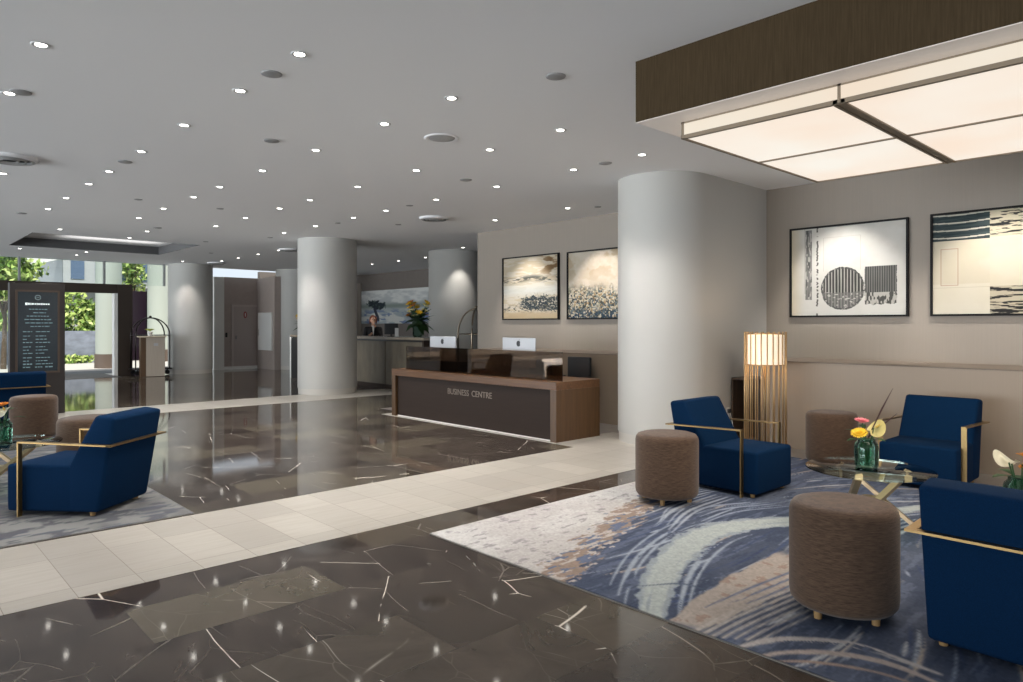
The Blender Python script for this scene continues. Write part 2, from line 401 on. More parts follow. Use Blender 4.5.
# ------------------------------------------------------------------ outside the entrance
M_pave = mat('pale_pavement', (196, 192, 184), .8, var=.06)
bm = B(); box(bm, -16, 24, 22.8, 46, -.14, -.02); struct('ground', bm, M_pave)
bm = B(); box(bm, -16, 24, 23.9, 26.3, -.03, -.012); struct('road', bm, mat('grey_asphalt', (96, 96, 98), .9, var=.1))
def outcol(x, y, r, label):
    bm = B(); lathe(bm, [(r, .46), (r, 4.6)], x, y, 48); o = place('street_column', bm, mat('grey_green_render', (168, 174, 164), .7), smooth=True, angle=40)
    tag(o, label, 'column')
    bm = B(); lathe(bm, [(r+.03, -.02), (r+.03, .46)], x, y, 48); place('base', bm, mat('brown_granite', (92, 78, 68), .6), o, True, 40)
outcol(6.26, 27, .40, 'pale green round outdoor column seen through the entrance opening')
outcol(8.95, 30.6, .46, 'pale outdoor column behind the luggage cart')
bm = B(); box(bm, 8.1, 12, 31.7, 31.9, -.02, 2.85); o = place('shop_front', bm, mat('dark_glass_front', (34, 24, 34), .15)); tag(o, 'dark shop front across the drive behind the luggage cart', 'building')
bm = B(); box(bm, 6.2, 12, 34.2, 40, 3.1, 9); box(bm, 6.6, 12, 35, 40, -.02, 3.1); o = place('office_building', bm, mat('grey_render', (176, 178, 180), .7)); tag(o, 'grey building with blue window strips above the entrance', 'building')
bm = B()
for k in range(6): box(bm, 6.5+k*.9, 7.0+k*.9, 34.16, 34.2, 3.4, 8.6)
place('window_strip', bm, mat('blue_glass', (92, 110, 136), .1), o)
# pale canopy slab with slanted edge
bm = B(); prism(bm, [(-.5, 3.35), (3.6, 3.35), (6.0, 4.15), (6.0, 6.2), (-.5, 6.2)], 33.2, 33.8, 'y'); o = place('street_canopy', bm, mat('white_concrete', (226, 224, 220), .7, var=.05)); tag(o, 'white slab with slanted edge seen through the glass over the entrance', 'canopy')
bm = B(); box(bm, -12, 7.9, 31.3, 31.6, -.02, 1.22); o = place('garden_wall', bm, mat('blue_grey_stone', (122, 128, 140), .8, var=.25, vscale=(3, 3, 5))); tag(o, 'low grey stone garden wall under the bushes outside', 'wall')
def shrub(name, label, cat, loc, rx, ry, rz, n, leaf, cols, trunk=0, seed=1):
    r = random.Random(seed); root = thing(name, label, cat, loc)
    bm = B()
    for i in range(n):
        while True:
            p = Vector((r.uniform(-1, 1), r.uniform(-1, 1), r.uniform(-1, 1)))
            if .25 < p.length < 1: break
        w = 1+.25*math.sin(p.x*5+seed)+.2*math.sin(p.z*6+p.y*4)
        c = Vector((p.x*rx*w, p.y*ry*w, trunk+rz+p.z*rz*w))
        if c.z < .03: c.z = .03
        q = Quaternion((r.gauss(0, 1), r.gauss(0, 1), r.gauss(0, 1), r.gauss(0, 1))).normalized()
        s = leaf*r.uniform(.6, 1.3)
        vs = [bm.verts.new(c+q @ Vector(v)) for v in ((-s, 0, 0), (0, -s*.45, .1*s), (s, 0, 0), (0, s*.45, .1*s))]
        f = bm.faces.new(vs); f.material_index = r.randrange(len(cols))
    me = place('foliage', bm, None, root)
    for k, c in enumerate(cols): me.data.materials.append(mat('leaf_%d_%d_%d' % c, c, .6))
    st = B(); hh = trunk+rz
    tube(st, [(0, 0, 0), (.05, 0, hh*.5), (.0, .03, hh)], [.09, .06, .03], 8)
    for k in range(5):
        a = k*1.3; tube(st, [(.02, 0, hh*.55), (rx*.5*math.cos(a), ry*.5*math.sin(a), hh*1.05)], [.04, .012], 6)
    place('trunk', st, mat('bark', (84, 70, 56), .9), root)
    return root
GR = [(116, 148, 64), (160, 182, 96), (196, 208, 130), (80, 108, 54)]
shrub('garden_bush', 'sunlit yellow green bush seen through the entrance opening left of the outdoor column', 'bush', (6.6, 32.75, -.02), 1.3, .7, 1.45, 2600, .13, GR, 0, 3)
shrub('garden_bush', 'green bush outside the glass left of the dark notice stand', 'bush', (3.6, 32.75, -.02), 1.0, .7, 1.6, 2200, .13, GR, 0, 5)
shrub('street_tree', 'leafy tree outside above the dark notice stand, far left', 'tree', (3.5, 28.6, -.02), 1.1, 1.0, .8, 2400, .13, GR, 2.45, 8)
shrub('street_tree', 'small tree crown just right of the outdoor column above the entrance header', 'tree', (8.5, 32.9, -.02), .55, .5, 1.2, 1200, .12, GR, 2.9, 12)
shrub('ground_cover', 'low green plants at the foot of the garden wall', 'plants', (5.9, 30.95, -.02), 1.2, .25, .16, 500, .1, GR, 0, 15)

# ------------------------------------------------------------------ carpets
def carpet_right():
    x0, x1, y0, y1 = 2.885, 7.45, -.9, 3.915
    s = .011; xs = np.arange(x0, x1+s/2, s); ys = np.arange(y0, y1+s/2, s); X, Y = np.meshgrid(xs, ys)
    img = np.zeros(X.shape+(3,)) + np.array((80, 88, 107.))
    img = over(img, sstep(.45, .7, fbm(X*1.1, Y*1.6, 1)), (96, 104, 122)); img = over(img, sstep(.5, .72, fbm(X*1.4+5, Y*1.8, 2))*.8, (68, 77, 98))
    img = over(img, sstep(.56, .62, fbm(X*5, Y*26, 4))*.7, (100, 110, 132)); img = over(img, sstep(.58, .63, fbm(X*6+9, Y*30, 9))*.6, (62, 71, 92))
    def stroke(pts, w, col, seed, dry=.5, taper=True, st=50):
        nonlocal img
        pts = [np.array(q, float) for q in pts]; a = np.array(pts); pad = w*1.6+.02
        i0, i1 = np.searchsorted(xs, (a[:, 0].min()-pad, a[:, 0].max()+pad)); j0, j1 = np.searchsorted(ys, (a[:, 1].min()-pad, a[:, 1].max()+pad))
        if i1-i0 < 2 or j1-j0 < 2: return
        sl = (slice(j0, j1), slice(i0, i1)); x, y = X[sl], Y[sl]
        d = np.full(x.shape, 9.); T = np.zeros(x.shape); S = np.zeros(x.shape); L = 0
        tot = sum(np.linalg.norm(b-c) for c, b in zip(pts, pts[1:]))
        for c, b in zip(pts, pts[1:]):
            e = b-c; l = np.linalg.norm(e); t = np.clip(((x-c[0])*e[0]+(y-c[1])*e[1])/l**2, 0, 1)
            dx = x-c[0]-t*e[0]; dy = y-c[1]-t*e[1]; q = np.hypot(dx, dy); m = q < d
            d = np.where(m, q, d); T = np.where(m, (L+t*l)/tot, T); S = np.where(m, np.sign(dx*e[1]-dy*e[0])*q, S); L += l
        ww = w*(1-.6*np.abs(T*2-1)**2 if taper else 1)
        edge = ww*(1+.7*(fbm(T*tot*14+seed, S*20+3, seed)-.5)) - d
        br = sstep(.38, .5, fbm(T*tot*3+seed*3, S*st+seed, seed+5, 3)+(1-dry)*.35)
        img[sl] = over(img[sl], sstep(-.008, .012, edge)*br, col)
    def curve(pts, n=14):
        P = [np.array(q, float) for q in pts]; P = [2*P[0]-P[1]]+P+[2*P[-1]-P[-2]]; out = []
        for k in range(1, len(P)-2):
            for t in np.linspace(0, 1, n, endpoint=False): out.append(.5*((2*P[k])+(-P[k-1]+P[k+1])*t+(2*P[k-1]-5*P[k]+4*P[k+1]-P[k+2])*t*t+(-P[k-1]+3*P[k]-3*P[k+1]+P[k+2])*t**3))
        return out+[P[-2]]
    LT = [(170, 178, 190), (160, 170, 184), (150, 160, 178), (182, 184, 188), (176, 164, 154), (62, 74, 106), (70, 82, 114)]
    r = random.Random(70)
    for k in range(430):                                     # dry-brush hairs that follow the swirl
        a = r.uniform(2.8, 7.3); b = r.uniform(-.9, 3.7); l = r.uniform(.12, .8)**1.2; q = [(a, b)]
        for n in range(5):
            th = .55*math.sin(1.3*(q[-1][0]-3.2))*math.cos(.9*(q[-1][1]-1.6)) + .25*math.sin(q[-1][1]*2.1) - .1
            q.append((q[-1][0]+l/5*math.cos(th), q[-1][1]+l/5*math.sin(th)))
        stroke(q, r.uniform(.005, .016), r.choice(LT), 100+k, r.uniform(.4, .9), st=70)
    for k in range(7):                                       # bundles of parallel brush lines
        a = r.uniform(3.6, 6.2); b = r.uniform(-.5, 1.9) if k < 4 else r.uniform(2.6, 3.5); c = r.choice(LT[:5]); th = r.uniform(-.35, .35); l = r.uniform(.7, 1.6)
        for n in range(5):
            y = b+n*.055; stroke(curve([(a+r.uniform(0, .2), y), (a+l*.5*math.cos(th), y+l*.5*math.sin(th)+.08), (a+l*math.cos(th), y+l*math.sin(th))], 8), r.uniform(.010, .022), c, 600+k*9+n, .65)
    # the pale blue-grey swoosh and its trailing hairs
    sw = curve([(2.72, 1.95), (3.1, 2.2), (3.55, 2.42), (4.0, 2.56), (4.4, 2.6), (4.8, 2.47), (5.4, 2.1), (6.2, 1.8)])
    stroke(sw, .135, (150, 160, 168), 11, .30, st=34); stroke(sw, .10, (172, 180, 180), 13, .55, st=46)
    for k, o in enumerate((.17, .22, .29, -.16, -.21)): stroke([(x_, y_+o) for x_, y_ in sw[6+3*k % 7:60]], .012+.006*(k % 2), (158, 168, 182), 20+k, .75)
    stroke(curve([(3.15, 2.33), (3.34, 2.2), (3.36, 2.05), (3.3, 1.98)]), .010, (80, 92, 112), 27, .3)
    # beige field crossed by blue brush lines
    n2 = fbm(X*6, Y*6, 61); top = 1.99+.10*np.sin((X-3.0)*1.5)+.05*(fbm(X*9, Y*3, 62)-.5); bot = 1.79-.06*(X-2.9)+.04*(fbm(X*14, Y*5, 63)-.5)
    bn = sstep(-.006, .012, top-Y)*sstep(-.006, .012, Y-bot)*sstep(2.84, 2.95, X+.3*(Y-1.85))*(1-sstep(4.25, 4.6, X+.3*n2))
    img = over(img, bn, (168, 159, 153)); img = over(img, bn*sstep(.60, .64, fbm(X*16, Y*16, 64))*.7, (150, 128, 118))
    for k in range(7):
        y = 1.80-.043*k; stroke(curve([(2.82+.03*k, y+.015), (3.2, y-.0), (3.7, y-.06), (4.3, y-.17)]), .0135-.0008*k, (178, 172, 168), 30+k, .35, False)
    for k in range(3): stroke(curve([(3.15+.1*k, 1.93-.06*k), (3.6, 1.9-.06*k), (4.2, 1.84-.05*k)]), .010, (92, 104, 134), 50+k, .4)
    stroke(curve([(2.8, 1.61), (3.05, 1.52), (3.2, 1.38), (3.28, 1.2), (3.26, .9)]), .030, (184, 178, 176), 41, .5)
    stroke(curve([(2.8, 1.5), (2.98, 1.42), (3.14, 1.25), (3.2, 1.05), (3.15, .8)]), .026, (176, 164, 158), 42, .5)
    stroke(curve([(2.84, 1.44), (2.98, 1.3), (3.08, 1.1), (3.1, .9)]), .014, (164, 144, 132), 43, .5)
    # pale corner, tan band, jagged meeting lines
    D = (Y-3.0) - .38*(X-3.0); nz = fbm(X*2.5, Y*2.5, 58)
    jag = .16*(fbm(X*3, Y*14, 51)-.5)+.20*(fbm(X*16, Y*30, 52, 3)-.5)+.12*(nz-.5)
    tan = sstep(-.01, .012, D+.33+jag); img = over(img, tan, (150, 133, 122))
    img = over(img, tan*sstep(.56, .60, fbm(X*8, Y*30, 53)), (104, 114, 138)); img = over(img, tan*sstep(.57, .60, fbm(X*10, Y*30, 54)), (186, 178, 172))
    jag2 = .22*(fbm(X*2.4+9, Y*13, 55)-.5)+.14*(fbm(X*20, Y*34, 56, 3)-.5)+.16*(nz-.5)
    pale = sstep(-.01, .012, D+.08+jag2); img = over(img, pale, (188, 184, 182)); img = over(img, pale*sstep(.45, .7, fbm(X*3, Y*5, 57)), (198, 196, 194)); img = over(img, pale*sstep(.66, .70, fbm(X*12, Y*26, 59))*.8, (150, 146, 148))
    img *= (.93+.14*vnoise(X*80, Y*80, 3))[..., None]
    bm = B(); box(bm, x0, x1, y0, y1, 0, .006)
    base = place('lounge_carpet', bm, M_grey)
    painted('pile', xs, ys, img*.9, attr_mat('carpet_pile', .95, .25, .1), lambda a, b: np.stack([a, b, np.full(a.shape, .009)], 1), base)
    tag(base, 'blue, beige and white abstract swirl carpet under the right seating group', 'rug')
carpet_right()
def carpet_left():
    x0, x1, y0, y1 = -3.2, 1.875, 5.57, 11.9
    s = .025; xs = np.arange(x0, x1+s/2, s); ys = np.arange(y0, y1+s/2, s); X, Y = np.meshgrid(xs, ys)
    img = np.zeros(X.shape+(3,)) + np.array((128, 126, 128.))
    img = over(img, sstep(.4, .65, fbm(X*3, Y*1.5, 5)), (158, 156, 156)); img = over(img, sstep(.52, .62, fbm(X*8, Y*14, 8)), (106, 106, 114))
    img = over(img, sstep(.6, .66, fbm(X*3+8, Y*22, 12))*.7, (96, 100, 116))
    bm = B(); box(bm, x0, x1, y0, y1, 0, .006); base = place('grey_rug', bm, M_grey)
    painted('pile', xs, ys, img*np.array((.78, .79, .78)), attr_mat('carpet_pile'), lambda a, b: np.stack([a, b, np.full(a.shape, .009)], 1), base)
    tag(base, 'mottled grey rug under the left seating group', 'rug')
carpet_left()
CZ = .009

# ------------------------------------------------------------------ lounge chairs
def make_chair():
    t = thing('lounge_chair', '', 'armchair')
    o0 = -.43                                                   # local: front at -y
    bm = B(); box(bm, -.31, .31, o0, o0+.535, .03, .385, .026, 3); place('seat', bm, M_navy, t, angle=50)
    bm = B(); prism(bm, [(o0+.47, .03), (o0+.49, .372), (o0+.71, .765), (o0+.865, .745), (o0+.735, .03)], -.309, .309, 'x', .028, 3); place('backrest', bm, M_navy, t, angle=50)
    bm = B(); w, th = .042, .011; xs = .335; yf = o0+.13; yr = o0+.85; zf, zr = .565, .545
    for s in (-1, 1):
        bar(bm, (s*xs, yf, 0), (s*xs, yf, zf), w, th, (1, 0, 0))
        bar(bm, (s*xs, yf-th/2, zf-th/2), (s*xs, yr+w/2, zr-th/2), w, th, (1, 0, 0))
    bar(bm, (-xs-w/2, yr, zr-th/2+.0005), (xs+w/2, yr, zr-th/2+.0005), w, th, (0, 1, 0))
    place('arm_frame', bm, M_brass, t)
    for x in (-.26, .26):
        for y in (o0+.07, o0+.66):
            bm = B(); lathe(bm, [(.018, 0), (.022, .035)], x, y, 14); place('foot', bm, M_oak, t, angle=40)
    return t
ch = make_chair(); gA = 'navy lounge chairs'
def face(vx, vy): return math.atan2(vx, -vy)
def chair(first, fx, fy, vx, vy, label):
    """front centre at fx, fy; faces (vx, vy)"""
    l = math.hypot(vx, vy); vx /= l; vy /= l
    loc = (fx-vx*.43, fy-vy*.43, CZ); rz = face(vx, vy)
    if first: ch.location = loc; ch.rotation_euler = (0, 0, rz); ch['label'] = label; ch['group'] = gA
    else: dup(ch, loc, rz, label, gA)
chair(True, 5.72, 2.82, 0, -1, 'navy lounge chair with thin brass arms in front of the white column, beside the lamp')
chair(False, 6.79, 2.06, -1, 0, 'navy lounge chair against the art wall, facing the glass table with yellow flowers')
chair(False, 4.23, .71, 1, 0, 'navy lounge chair seen from behind at the right front edge of the carpet')
chair(False, 1.04, 6.69, -.67, .74, 'navy lounge chair on the grey rug at left, seen from its side and back')
chair(False, 1.70, 13.0, 0, 1, 'navy lounge chair in front of the dark notice stand, only its back showing')

# ------------------------------------------------------------------ ottomans
def make_ottoman():
    t = thing('ottoman', '', 'ottoman'); R, h = .265, .54
    prof = [(0.001, .045), (R-.05, .045), (R-.02, .05), (R-.004, .07), (R, .10), (R, h-.055), (R-.006, h-.03), (R-.02, h-.012), (R-.05, h-.003), (R-.12, h), (.001, h+.002)]
    bm = B(); lathe(bm, prof, n=56, cap=False); place('cushion', bm, M_ott, t, True)
    for k in range(4):
        a = PI/4+k*PI/2+.3; bm = B(); lathe(bm, [(.019, 0), (.022, .06)], .19*math.cos(a), .19*math.sin(a), 14); place('foot', bm, M_oak, t, angle=40)
    return t
ott = make_ottoman()
for i, (x, y, rz, sc, lab) in enumerate(((3.62, 1.43, .2, .955, 'brown woven drum ottoman in the right foreground, the nearest and largest'),
        (4.86, 3.33, .9, .965, 'brown woven drum ottoman on the carpet edge beside the chair by the white column'),
        (7.28, 2.99, .5, .93, 'brown woven drum ottoman behind the glass table, next to the floor lamp'),
        (1.60, 10.50, .1, .97, 'brown drum ottoman on the grey rug in front of the dark notice stand'),
        (1.62, 7.74, 1.2, 1, 'brown drum ottoman half hidden behind the left navy chair'))):
    o = ott if i == 0 else dup(ott, (0, 0, 0))
    o.location = (x, y, CZ); o.rotation_euler = (0, 0, rz); o.scale = (sc, sc, 1.03); o['label'] = lab; o['group'] = 'brown drum ottomans'

# ------------------------------------------------------------------ glass tables
def make_table(R=.42):
    t = thing('coffee_table', '', 'table'); zt = .42
    bm = B(); lathe(bm, [(.001, zt-.012), (R-.004, zt-.012), (R, zt-.009), (R, zt-.003), (R-.004, zt), (.001, zt)], n=72, cap=False); place('glass_top', bm, M_green_glass, t, angle=40)
    for k in range(3):
        a = k*2*PI/3+.6; b = a+2.35
        bm = B(); bar(bm, (R*.72*math.cos(a), R*.72*math.sin(a), .022), (R*.62*math.cos(b), R*.62*math.sin(b), zt-.013), .048, .026, (math.cos(a+PI/2), math.sin(a+PI/2), 0)); place('leg', bm, M_brassl, t)
    bm = B(); lathe(bm, [(.05, .18), (.055, .2), (.05, .22)], n=20); place('hub', bm, M_brassl, t, angle=40)
    return t
tb = make_table()
for i, (x, y, rz, s, lab) in enumerate(((5.27, 1.90, .3, 1, 'round glass coffee table with crossed brass legs between the right navy chairs'),
        (.90, 7.44, 1.1, 1.06, 'round glass coffee table on the grey rug at the left edge'),
        (4.86, .58, .6, 1.15, 'round glass coffee table behind the foremost navy chair, at the right edge'))):
    o = tb if i == 0 else dup(tb, (0, 0, 0))
    o.location = (x, y, CZ); o.rotation_euler = (0, 0, rz); o.scale = (s, s, 1); o['label'] = lab; o['group'] = 'round glass coffee tables'
# vases with water and bouquets
M_vase = mk_glass('green_vase_glass', (.60, .80, .72), .8); M_water = mk_glass('vase_water', (.80, .92, .87), .4)
def make_vase():
    t = thing('flower_vase', '', 'vase'); t.scale = (1.06, 1.06, 1.0)
    bm = B(); p = [(.001, 0), (.066, 0), (.074, .012), (.076, .14), (.072, .165), (.055, .185), (.055, .2), (.049, .2), (.049, .184), (.066, .16), (.070, .135), (.068, .018), (.001, .016)]
    lathe(bm, p, n=36, cap=False); place('vase_body', bm, M_vase, t, angle=40)
    bm = B(); lathe(bm, [(.001, .018), (.067, .02), (.069, .12), (.001, .12)], n=30, cap=False); place('water', bm, M_water, t, angle=40)
    return t
PET = {k: mat('petal_'+k, c, .6) for k, c in dict(cream=(238, 226, 160), yellow=(232, 190, 40), orange=(224, 140, 44), pink=(216, 120, 128), white=(240, 234, 214)).items()}
M_leafg = mat('bouquet_leaf', (48, 84, 40), .5); M_twig = mat('dark_twig', (70, 44, 40), .7); M_spad = mat('spadix', (226, 190, 90), .6)
def petal_fan(bm, c, n, r, w, tilt, layers=1, seed=0, axis=(0, 0, 1)):
    q = Vector((0, 0, 1)).rotation_difference(Vector(axis)); rr = random.Random(seed)
    for L in range(layers):
        k = 1-.22*L
        for i in range(n):
            a = 2*PI*i/n+L*.35+rr.uniform(-.08, .08); d = Vector((math.cos(a), math.sin(a), 0)); s = Vector((-d.y, d.x, 0))
            tl = tilt+L*.32; P0 = Vector((0, 0, .0)); P1 = d*r*k*.55*math.cos(tl)+Vector((0, 0, r*k*.55*math.sin(tl))); P2 = d*r*k*math.cos(tl*.8)+Vector((0, 0, r*k*math.sin(tl*.8)))
            vs = [P0, P1-s*w*k, P2, P1+s*w*k]; vs2 = [v+Vector((0, 0, -.003)) for v in vs]
            A = [bm.verts.new(Vector(c)+q @ v) for v in vs]; Bq = [bm.verts.new(Vector(c)+q @ v) for v in vs2]
            bm.faces.new(A); bm.faces.new(Bq[::-1])
            for j in range(4): bm.faces.new((A[j], Bq[j], Bq[(j+1) % 4], A[(j+1) % 4]))
def lily(bm, c, size, axis):
    """broad heart-shaped spathe"""
    q = Vector((0, 0, 1)).rotation_difference(Vector(axis)); ring = []; n = 24
    cen = bm.verts.new(Vector(c)+q @ Vector((0, 0, -.012)))
    for i in range(n):
        a = 2*PI*i/n; r = size*(.75+.35*abs(math.cos(a/2))**1.5-.28*math.exp(-((a-PI)/.35)**2))
        ring.append(bm.verts.new(Vector(c)+q @ Vector((r*math.cos(a), r*.85*math.sin(a), .02*math.cos(2*a)+.012))))
    for i in range(n): bm.faces.new((cen, ring[i], ring[(i+1) % n]))
    bmesh.ops.solidify(bm, geom=list(bm.faces), thickness=.003)
def bouquet(loc, label, lilycol, mumcol, lily_axis, rotz=0, twigs=True):
    t = thing('flower_bouquet', label, 'flowers', loc, rotz, 'coffee table bouquets')
    bm = B()
    for p in ((.05, .0, .24), (-.05, .02, .23), (0, .05, .27), (.02, -.05, .25), (-.02, -.03, .22)): tube(bm, [(p[0]*.2, p[1]*.2, .025), (p[0]*.5, p[1]*.5, .14), p], .0035, 6)
    place('stem', bm, M_leafg, t)
    bm = B(); lily(bm, (.04, -.035, .235), .062, lily_axis); place('anthurium', bm, PET[lilycol], t, True)
    bm = B(); tube(bm, [(.045, -.032, .25), (.055, -.055, .27)], [.007, .004], 8); place('spadix', bm, M_spad, t, True)
    bm = B(); petal_fan(bm, (-.05, -.01, .215), 22, .052, .011, .0, 6, 3, (-.3, -.4, .8)); place('chrysanthemum', bm, PET[mumcol], t)
    bm = B(); petal_fan(bm, (-.015, .03, .27), 12, .05, .014, .55, 4, 5, (0, -.2, 1)); place('protea', bm, PET['pink' if lilycol == 'cream' else 'orange'], t)
    for k, (a, l, h) in enumerate(((.4, .13, .22), (2.2, .12, .25), (3.5, .13, .21), (5.0, .12, .22), (1.4, .11, .28))):
        bm = B(); d = Vector((math.cos(a), math.sin(a), 0)); s = Vector((-d.y, d.x, 0)); pts = []
        L = [(0, .002), (.3, .018), (.6, .024), (.85, .014), (1, .001)]
        lo = [bm.verts.new(d*(.03+l*u)+Vector((0, 0, h-.05+.07*u-.06*u*u))-s*w) for u, w in L]; hi = [bm.verts.new(d*(.03+l*u)+Vector((0, 0, h-.05+.07*u-.06*u*u))+s*w) for u, w in L]
        for j in range(4): bm.faces.new((lo[j], lo[j+1], hi[j+1], hi[j]))
        bmesh.ops.solidify(bm, geom=list(bm.faces), thickness=.002); place('leaf', bm, M_leafg, t, True)
    if twigs:
        for p in ((.10, -.12, .50), (.16, -.06, .34)):
            bm = B(); tube(bm, [(.01, 0, .18), (p[0]*.6, p[1]*.6, .18+(p[2]-.18)*.6), p], [.003, .005, .001], 6); place('twig', bm, M_twig, t)
    t.scale = (1.15, 1.15, 1.15); return t
vase = make_vase(); TZ = CZ+.42
for i, (x, y, lab) in enumerate(((5.30, 1.93, 'green glass vase on the coffee table between the right navy chairs'),
        (.90, 7.46, 'green glass vase on the left coffee table, cut by the picture edge'),
        (4.57, .875, 'green glass vase at the right edge behind the foremost navy chair'))):
    o = vase if i == 0 else dup(vase, (0, 0, 0)); o.location = (x, y, TZ+.001); o['label'] = lab; o['group'] = 'green glass vases'
bouquet((5.30, 1.93, TZ+.002), 'bouquet with cream anthurium, yellow chrysanthemum and dark twigs on the right coffee table', 'cream', 'yellow', (-.75, -.75, .5), -.75)
bouquet((.90, 7.46, TZ+.002), 'white and orange bouquet at the left picture edge', 'white', 'orange', (-.2, -.7, .9), -.75, False)
bouquet((4.57, .875, TZ+.002), 'white and orange bouquet peeking over the foremost navy chair at the right edge', 'white', 'orange', (-.5, -.5, .9), 2.2, False)

# ------------------------------------------------------------------ brass rod floor lamp
M_rod = mat('satin_brass_rod', (190, 158, 116), .45, .6)
t = thing('floor_lamp', 'tall brass rod floor lamp with lit cream drum shade in the corner', 'lamp', (7.58, 3.86, .003))
R = .225
for k in range(22):
    a = 2*PI*k/22; bm = B(); tube(bm, [(R*math.cos(a), R*math.sin(a), .015), (R*math.cos(a), R*math.sin(a), 1.37)], .0075, 8); place('rod', bm, M_rod, t, True)
bm = B(); lathe(bm, [(.001, 0), (R+.015, 0), (R+.015, .018), (.001, .018)], n=48, cap=False); place('base', bm, M_brass, t, angle=40)
for z in (.99, 1.34):
    bm = B(); lathe(bm, [(R-.022, z), (R-.008, z), (R-.008, z+.008), (R-.022, z+.008), (R-.022, z)], n=48, cap=False); place('ring', bm, M_brass, t, angle=40)
bm = B(); lathe(bm, [(R-.022, 1.0), (R-.022, 1.335), (R-.026, 1.335), (R-.026, 1.0), (R-.022, 1.0)], n=48, cap=False)
sh = place('lamp_shade', bm, mat('lit_shade', (252, 234, 210), .8, emit=.5), t, angle=40)
bm = B(); tube(bm, [(0, 0, .018), (0, 0, 1.12)], .01, 8); place('stem', bm, M_brass, t, True)
bm = B(); ball(bm, (0, 0, 1.16), .04); place('bulb', bm, mat('bulb_glass', (255, 225, 180), .4, emit=2), t, True)
lamp('POINT', 'floor_lamp_light', (7.58, 3.86, 1.25), 3, (1, .84, .64), shadow_soft_size=.12)
bm = B(); box(bm, 7.91, 7.99, 4.538, 4.552, .30, .42, .004); ol = place('wall_outlet', bm, M_white); tag(ol, 'small wall outlet with plugged cord left of the floor lamp', 'outlet')
bm = B(); box(bm, 7.93, 7.97, 4.505, 4.54, .35, .40, .006); place('plug', bm, M_dark, ol)
bm = B(); tube(bm, [(7.95, 4.51, .35), (7.96, 4.48, .2), (7.94, 4.4, .03), (7.8, 4.1, .02), (7.66, 3.95, .02)], .005, 6); place('cord', bm, M_white, ol, True)

def glow(name, rgb, e):
    t = NT(name); n = t.noise(t.coords((.8, .8, .8)), 1.3, 2); a = lin(*rgb); b = lin(rgb[0], min(255, rgb[1]+14), min(255, rgb[2]+22))
    t.b.inputs['Base Color'].default_value = (.1, .1, .1, 1); t.b.inputs['Specular IOR Level'].default_value = .1
    t.link(t.ramp(n, [(.3, a), (.7, b)]), t.b.inputs['Emission Color']); t.b.inputs['Emission Strength'].default_value = e; return t.m
# ------------------------------------------------------------------ big ceiling light
t = thing('ceiling_light_box', 'large rectangular lit ceiling fixture with brown fabric band over the right lounge', 'light', (0, 0, 0))
X0, X1, Y0, Y1 = 3.92, 6.52, -1.6, 2.94
M_band = mk_fabric('brown_band_fabric', (58, 47, 32), (72, 59, 42), (110, 110, 5), .8, .1, 0)
bm = B(); ZB = 2.85
box(bm, X0, X0+.03, Y0, Y1, ZB, H); box(bm, X1-.03, X1, Y0, Y1, ZB, H); box(bm, X0+.03, X1-.03, Y1-.03, Y1, ZB, H); box(bm, X0+.03, X1-.03, Y0, Y0+.03, ZB, H)
place('fabric_band', bm, M_band, t)
IX0, IX1, IY0, IY1, zi = 4.14, 6.30, -1.38, 2.72, 2.735
bm = B(); z0, z1 = ZB-.004, ZB+.004
box(bm, X0+.002, IX0, Y0+.002, Y1-.002, z0, z1); box(bm, IX1, X1-.002, Y0+.002, Y1-.002, z0, z1); box(bm, IX0, IX1, IY1, Y1-.002, z0, z1); box(bm, IX0, IX1, Y0+.002, IY0, z0, z1)
place('soffit_panel', bm, mat('soffit_acrylic', (225, 214, 204), .4, emit=.12), t)
M_lit = glow('lit_diffuser', (255, 234, 214), .82); M_lit2 = glow('lit_side_panel', (250, 228, 202), .74)
xm = 5.2; ycs = [IY1, 1.66, .60, -.46, IY1-4.1]
M_fr = mat('bronze_grey_frame', (128, 112, 92), .5, .2)
for i in range(4):
    for a, b in ((IX0, xm), (xm, IX1)):
        bm = B(); box(bm, a+.008, b-.008, ycs[i+1]+.008, ycs[i]-.008, zi+.004, zi+.012); place('diffuser', bm, M_lit, t)
bm = B()
box(bm, IX0+.002, IX0+.008, IY0+.01, IY1-.01, zi+.02, ZB+.05); box(bm, IX1-.008, IX1-.002, IY0+.01, IY1-.01, zi+.02, ZB+.05)
box(bm, IX0+.01, IX1-.01, IY1-.008, IY1-.002, zi+.02, ZB+.05); box(bm, IX0+.01, IX1-.01, IY0+.002, IY0+.008, zi+.02, ZB+.05)
place('side_panel', bm, M_lit2, t)
bm = B(); f = .022
for x in (IX0, xm-.6*f, IX1-f): box(bm, x, x+f*1.2, IY0, IY1, zi-.004, zi+.022)
for y in (IY0+f, IY1): box(bm, IX0, IX1, y-f, y, zi-.004, zi+.022)
for y in ycs[1:4]:
    box(bm, IX0, IX1, y-.034, y+.034, zi-.002, zi+.02)
    for q in (-.036, .018): box(bm, IX0, IX1, y+q, y+q+.018, zi-.008, zi-.002)
for y in ycs:
    yy = max(IY0, min(IY1-f, y-f/2)); box(bm, IX0-.001, IX0+.009, yy, yy+.018, zi, ZB-.004); box(bm, IX1-.009, IX1+.001, yy, yy+.018, zi, ZB-.004)
box(bm, IX0-.001, IX0+.009, IY0, IY1, ZB-.016, ZB-.005); box(bm, IX0, IX1, IY1-.009, IY1+.001, ZB-.016, ZB-.005)
place('lattice_frame', bm, M_fr, t)
lamp('AREA', 'fixture_light', (5.2, .67, zi-.02), 105, (1, .88, .74), (5.2, .67, 0), shape='RECTANGLE', size=2.0, size_y=3.9)

